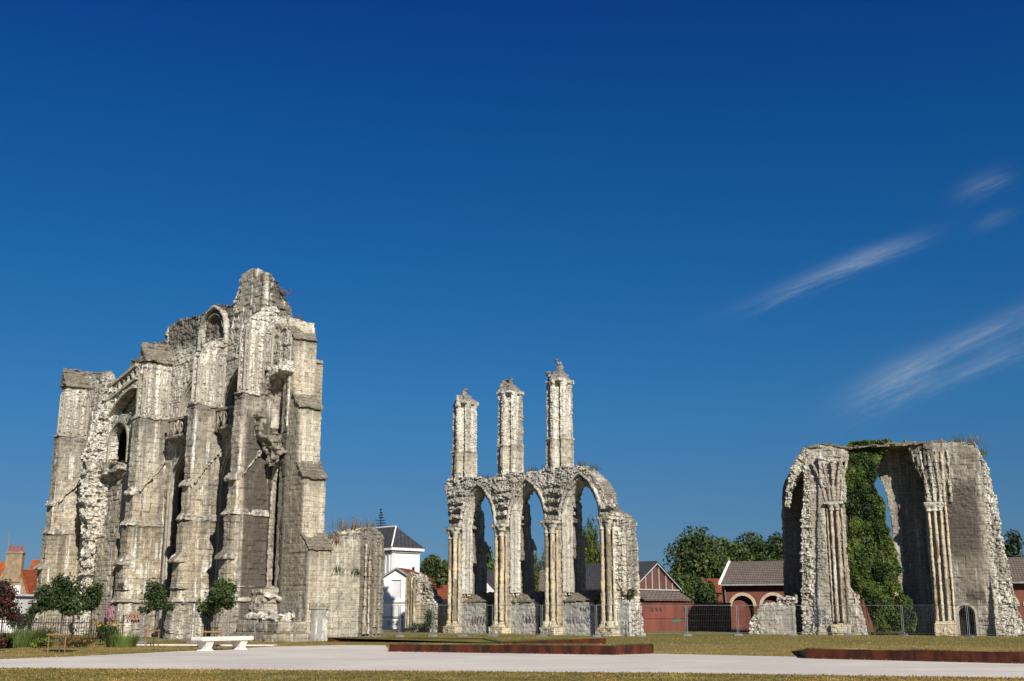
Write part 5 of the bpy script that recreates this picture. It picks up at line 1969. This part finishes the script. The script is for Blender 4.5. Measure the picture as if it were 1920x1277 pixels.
simple_house('tiled_house', 'low house with a red tiled roof just left of the arcade', -10.0, 124, -8, 5.2, 4.5, 2.9, 4.15, M['grey_paint'], M['redtile'])
simple_house('white_shed', 'small white gabled shed seen through the first arch of the arcade', -1.55, 118, 62, 4.5, 3.2, 3.9, 5.4, M['white_paint'], M['slate'])
simple_house('slate_house', 'low brown grey roofed building seen through the third arch of the arcade', 3.0, 124, -4, 8.2, 6, 3.2, 5.75, M['grey_paint'], M['greytile'])
simple_house('tiled_house', 'small reddish tile roof showing above the bushes between the big trees', 22.9, 142, -5, 2.6, 4, 3.9, 5.3, M['brick'], M['redtile'])


def warehouse():
    M['gable_red'] = brickmat('dull red gable brick', (.135, .055, .042), (.105, .045, .036), (.15, .10, .08))
    T = thing('warehouse', 'red boarded warehouse gable with thin white posts, right of the arcade', 'warehouse', (10.9, 108.5, 0), rad(-45))
    D = 6.8
    s = MB()
    s.prism([(0, -.3), (D, -.3), (D, 3.7), (D / 2, 6.0), (0, 3.7)], 'x', -9, 0)
    s.build('wall', M['gable_red'], T)
    s = MB()
    k = (6.0 - 3.7) / (D / 2)
    s.prism([(-.3, 3.72 - .3 * k), (D / 2, 6.02), (D + .3, 3.72 - .3 * k), (D + .3, 3.86 - .3 * k), (D / 2, 6.18), (-.3, 3.86 - .3 * k)], 'x', -9.2, .22)
    s.build('roof', M['slate'], T)
    for q in (.14, .28, .42, .57, .72, .86):
        y = D * q
        z = 3.7 + (D / 2 - abs(y - D / 2)) * k
        s = MB()
        s.box(.002, y - .035, 3.55, .06, y + .035, z - .06)
        s.build('white_post', M['trim_dull'], T)
    s = MB()
    s.box(.002, -.1, 3.5, .11, D + .1, 3.59)
    s.build('cross_beam', M['trim_dull'], T)
    for a, b in (((-.2, 3.58), (D / 2, 5.95)), ((D / 2, 5.95), (D + .2, 3.58))):
        s = MB()
        s.hexa([(.225, a[0], a[1] - .06), (.225, b[0], b[1] - .06), (.28, b[0], b[1] - .06), (.28, a[0], a[1] - .06)], [(.225, a[0], a[1] + .02), (.225, b[0], b[1] + .02), (.28, b[0], b[1] + .02), (.28, a[0], a[1] + .02)])
        s.build('verge', M['trim_dull'], T)
    s = MB()
    s.hexa([(.12, -.2, 3.3), (1.5, -.2, 2.55), (1.5, D, 2.55), (.12, D, 3.3)], [(.12, -.2, 3.42), (1.5, -.2, 2.67), (1.5, D, 2.67), (.12, D, 3.42)])
    s.build('lean_to_roof', M['greytile'], T)
    s = MB()
    s.box(.02, 0, -.3, 1.2, D - .4, 2.62)
    s.build('lean_to', M['brick'], T)


warehouse()


def red_boards():
    T = thing('red_fence', 'long red board wall with sprayed scribbles, left of the brick building', 'wall', (10.4, 100.3, 0), rad(-2))
    for i in range(4):
        s = MB()
        s.box(i * 1.95, 0, -.1, i * 1.95 + 1.93, .08, 2.2)
        s.build('board_panel', M['redpanel'], T)
    s = MB()
    s.box(-.05, -.06, 2.202, 7.85, .14, 2.3)
    s.build('top_rail', M['redpanel'], T)
    s = MB()
    s.box(0, -.05, 1.02, 7.8, -.003, 1.12)
    s.build('middle_rail', M['redpanel'], T)
    s = MB()
    for k in range(8):
        x = 4.0 + k * .28 if k < 5 else 1.3 + (k - 5) * .35
        s.path([(x + .1 * math.cos(i * 1.7 + k * 2), -.03, 1.75 + .14 * math.sin(i * 1.2 + k)) for i in range(7)], .025, 4)
    s.build('graffiti', M['paint_black'], T)
    s = MB()
    for k in range(2):
        s.prism([(2.9 + k * 1.35, .72), (3.5 + k * 1.35, .7), (3.75 + k * 1.35, .92), (3.3 + k * 1.35, 1.0), (2.85 + k * 1.35, .9)], 'y', -.02, -.003)
    s.build('graffiti', M['paint_green'], T)


red_boards()


def brick_hall():
    T = thing('brick_building', 'long low red brick building with cream arches and brown tiled roof', 'building', (18.4, 105.0, 0), rad(-22))
    W, D = 40.0, 8.0
    n = 15
    cs = [1.75 + i * 2.62 for i in range(n)]
    s = MB()
    s.prism([(0, -.3), (W, -.3), (W, 4.05), (0, 4.05)], 'y', 0, .35, [[(c - .92, .3), (c + .92, .3)] + [(c + .92 * math.cos(a), 2.0 + .92 * math.sin(a)) for a in [math.pi * i / 12 for i in range(13)]] for c in cs])
    s.prism([(0, -.3), (D, -.3), (D, 4.05), (D / 2, 5.6), (0, 4.05)], 'x', -.02, .3)
    s.box(.3, .36, -.3, W, .5, 4.0)
    s.build('wall', M['brick'], T)
    for c in cs:
        s = MB()
        P_ = [(c + .94 * math.cos(a), 2.0 + .94 * math.sin(a)) for a in [math.pi * i / 14 for i in range(15)]]
        s.ribbon(list(reversed(P_)), .26, -.06, .1)
        s.build('arch_trim', M['cream_trim'], T)
    k = 1.6 / 4.0
    s = MB()
    s.prism([(-.45, 4.05 - .2), (D / 2, 5.85), (D + .4, 3.9), (D + .4, 4.05), (D / 2, 6.02), (-.45, 4.0)], 'x', .02, W)
    s.build('roof', M['greytile'], T)
    s = MB()
    s.box(.0, -.56, 3.78, W, -.46, 3.92)
    s.build('gutter', M['trim_grey'], T)
    s = MB()
    s.hexa([(-.2, -.5, 3.86), (.02, -.5, 3.86), (.02, D / 2, 5.86), (-.2, D / 2, 5.86)], [(-.2, -.5, 4.08), (.02, -.5, 4.08), (.02, D / 2, 6.1), (-.2, D / 2, 6.1)])
    s.build('verge', M['trim_white'], T)
    s = MB()
    s.path([(.15, -.5, 3.8), (.25, -.12, 3.5), (.42, -.1, .2)], .06, 6)
    s.build('downpipe', M['galv'], T)


brick_hall()


def gable_house():
    T = thing('chimney_house', 'ochre house gable with a broad chimney carrying red pots, at the left edge', 'house', (-62.7, 150, 0), rad(0))
    s = MB()
    s.prism([(-2.6, -.3), (2.5, -.3), (2.5, 3.0), (.95, 6.6), (-.95, 6.9), (-2.6, 3.4)], 'y', 0, 6)
    s.build('wall', M['brownwall'], T)
    s = MB()
    s.box(-.95, -.12, 5.2, 1.1, .7, 8.95)
    s.box(-1.05, -.2, 8.7, 1.2, .78, 8.85)
    c = s.build('chimney', M['brownwall'], T)
    for q in range(4):
        s = MB()
        s.tube((-.65 + q * .48, .3, 8.95), (-.65 + q * .48, .3, 9.75), .17, .13, 8)
        s.build('chimney_pot', M['potred'], c)
    s = MB()
    s.hexa([(2.5, -.1, 2.95), (2.75, -.1, 2.95), (2.75, 6, 2.95), (2.5, 6, 2.95)], [(.95, -.1, 6.6), (1.15, -.1, 6.75), (1.15, 6, 6.75), (.95, 6, 6.6)])
    s.build('roof', M['orangetile'], T)
    s = MB()
    s.box(-.1, -.1, 2.9, 1.25, -.004, 4.8)
    s.build('wall_board', M['grey_paint'], T)
    s = MB()
    s.tube((-1.0, .4, 8.9), (-1.0, .4, 11.3), .035, .025, 5)
    for z, l in ((11.2, .7), (10.6, .55)):
        s.tube((-1.0 - l * .8, .4, z), (-1.0 + l, .4, z), .025, .025, 4)
        for q in range(5):
            s.tube((-1.0 - l * .7 + q * l * .35, .2, z), (-1.0 - l * .7 + q * l * .35, .6, z), .012, .012, 4)
    s.build('antenna', M['galv'], T)


gable_house()
simple_house('orange_house', 'house with a steep orange tiled roof, between the chimney gable and the tall ruin', -63.9, 156, 0, 8, 7, 3.6, 8.2, M['white_paint'], M['orangetile'], [(6.2, .8, .35, 2)])
simple_house('orange_house', 'orange roof at the far left edge beyond the chimney gable', -76, 158, 0, 8.5, 7, 4.6, 8.0, M['white_paint'], M['orangetile'])


def white_garden_building():
    T = thing('white_building', 'low white building with a pale cornice at the left edge, behind the purple tree', 'building', (-41.5, 92, 0), rad(-4))
    s = MB()
    s.box(0, 0, -.3, 3.6, 3, 2.75)
    s.build('wall', M['white_paint'], T)
    s = MB()
    s.box(-.1, -.12, 1.05, 3.7, -.002, 1.2)
    s.build('band', M['cream_trim'], T)
    s = MB()
    s.box(-.15, -.2, 2.75, 3.75, 3.1, 2.9)
    s.build('cornice', M['trim_white'], T)


white_garden_building()


def street_lamp():
    T = thing('street_lamp', 'dark street lamp post with a small head at the far left edge', 'street lamp', (wpx(4, 62), 62, 0), 0)
    s = MB()
    s.tube((0, 0, -.1), (0, 0, 1.0), .15, .13, 10)
    s.tube((0, 0, 1.0), (.02, 0, 3.4), .12, .1, 10)
    s.build('post', M['black_iron'], T)
    s = MB()
    s.tube((.02, 0, 3.4), (.1, 0, 4.3), .05, .04, 8)
    s.build('arm', M['galv'], T)
    s = MB()
    s.lathe(.12, 0, [(.04, 4.25), (.2, 4.32), (.22, 4.4), (.1, 4.48)], 10)
    s.build('lamp_head', M['black_iron'], T)


street_lamp()

# ================================================================== trees behind
D3 = [M['g_dark'], M['g_mid'], M['g_olive']]
BG = 'trees behind the ruins'


def wtree(name, label, px, Y, z0, z1, w, mats, n, size, seed, **k):
    return tree(name, label, (px - 960) / 2200 * Y * .985, Y, z0, z1, w, mats, n, size, seed, BG, **k)


wtree('broad_tree', 'largest round dark green tree, behind the red boards', 1297, 150, 1.5, 11.3, 9.4, D3, 12000, .23, 501, blobs=18, trunk_r=.3)
wtree('broad_tree', 'dark tree with a level crown, right of the largest round tree', 1358, 155, 1.2, 10.6, 9.0, D3, 9500, .23, 502, blobs=15, trunk_r=.28)
wtree('broad_tree', 'wide dark tree with a level crown above the brick building roof', 1412, 158, 1.2, 11.4, 9.4, [M['g_dark'], M['g_mid'], M['g_mid']], 10500, .23, 503, blobs=16, trunk_r=.28)
wtree('broad_tree', 'dark tree partly hidden by the left edge of the ivy ruin', 1468, 158, 1.5, 11.8, 7.6, D3, 8500, .23, 504, blobs=14, trunk_r=.28)
wtree('bushy_tree', 'light olive bushy tree before the largest round tree', 1272, 124, .8, 5.6, 3.4, [M['g_mid'], M['g_light'], M['g_dark']], 3600, .15, 505, trunk_r=.12)
wtree('bushy_tree', 'mid green bush standing behind the right half of the red boards', 1318, 118, .3, 4.6, 3.6, [M['g_mid'], M['g_dark'], M['g_mid']], 4200, .15, 506, trunk_r=.12)
wtree('small_conifer', 'small pale bluish conifer beside the warehouse gable', 1241, 170, 2, 8.6, 2.0, [M['g_spruce'], M['g_mid']], 900, .16, 507, trunk_r=.1)
wtree('broad_tree', 'rounded dark tree right of the white house', 806, 150, 2.0, 8.6, 4.4, D3, 5200, .2, 508, trunk_r=.22)
wtree('broad_tree', 'dark tree just left of the first arcade column', 838, 152, 2.0, 8.2, 4.0, D3, 4200, .2, 509, trunk_r=.22)
wtree('broad_tree', 'dark green tree seen through the first arch', 908, 150, 2.0, 10.2, 4.6, D3, 4500, .2, 510, trunk_r=.22)
wtree('broad_tree', 'bluish green tree at the far right edge behind the ivy ruin', 1898, 150, 2.0, 12.2, 5.6, [M['g_dark'], M['g_spruce'], M['g_mid']], 3400, .22, 511, trunk_r=.22, shell=.2)
wtree('broad_tree', 'small green tree seen low through the ivy opening', 1668, 140, 1.0, 7.0, 3.6, D3, 2600, .2, 515, trunk_r=.2)


def willow(label, px, Y, z1, w, n, seed):
    x = (px - 960) / 2200 * Y * .985
    T = thing('willow', label, 'tree', (x, Y, 0), 0, 'yellow green willows seen through the arches')
    rr = np.random.RandomState(seed)
    k = 150
    a = rr.uniform(0, 6.283, k)
    r = w / 2 * np.sqrt(rr.uniform(.05, 1, k))
    top = z1 * (1 - .30 * (r / (w / 2)) ** 2) - rr.uniform(0, .18, k) * z1
    ln = rr.uniform(.3, .75, k) * z1
    ci = rr.randint(0, k, n)
    f = rr.uniform(0, 1, n) ** .8
    z = top[ci] - ln[ci] * f
    p = np.stack([np.cos(a[ci]) * r[ci] + rr.normal(0, .12, n), np.sin(a[ci]) * r[ci] + rr.normal(0, .12, n), np.maximum(z, .6)], 1)
    leaf_mesh('crown', p, .2, [M['g_willow2'], M['g_willow'], M['g_light']], T, seed, None, aspect=.28, droop=.85)
    s = MB()
    s.tube((0, 0, -.1), (.1, 0, z1 * .55), .35, .18, 8)
    for q in range(7):
        b = rr.uniform(0, 6.28)
        s.tube((.1, 0, z1 * rr.uniform(.3, .5)), (math.cos(b) * w * .3, math.sin(b) * w * .3, z1 * rr.uniform(.7, .9)), .1, .03, 5)
    s.build('trunk', M['bark'], T)


willow('tall yellow green weeping willow seen through the third arch', 1097, 140, 13.2, 5.4, 15000, 521)
willow('lower yellow green willow seen through the second arch', 1010, 145, 9.4, 6.0, 11000, 522)


def spruce():
    Y = 190
    T = thing('spruce', 'dark bluish spruce tip rising above the white house roof', 'tree', ((712 - 960) / 2200 * Y * .985, Y, 0), 0)
    rr = np.random.RandomState(8)
    pts, nn = [], []
    zt = 17.6
    for lv in range(26):
        z = zt - .1 - lv * .42
        R_ = .12 + lv * .16
        for b in range(7):
            a = rr.uniform(0, 6.28)
            for q in range(10 + lv):
                t = rr.uniform(.05, 1)
                pts.append((math.cos(a) * R_ * t, math.sin(a) * R_ * t, z - .25 * t * R_ * .5 + .15 * t * t + rr.normal(0, .04)))
    leaf_mesh('crown', np.array(pts), .13, [M['g_spruce'], M['g_dark']], T, 9, None, aspect=.35)
    s = MB()
    s.tube((0, 0, -.1), (0, 0, zt), .25, .02, 8)
    s.build('trunk', M['bark'], T)


spruce()
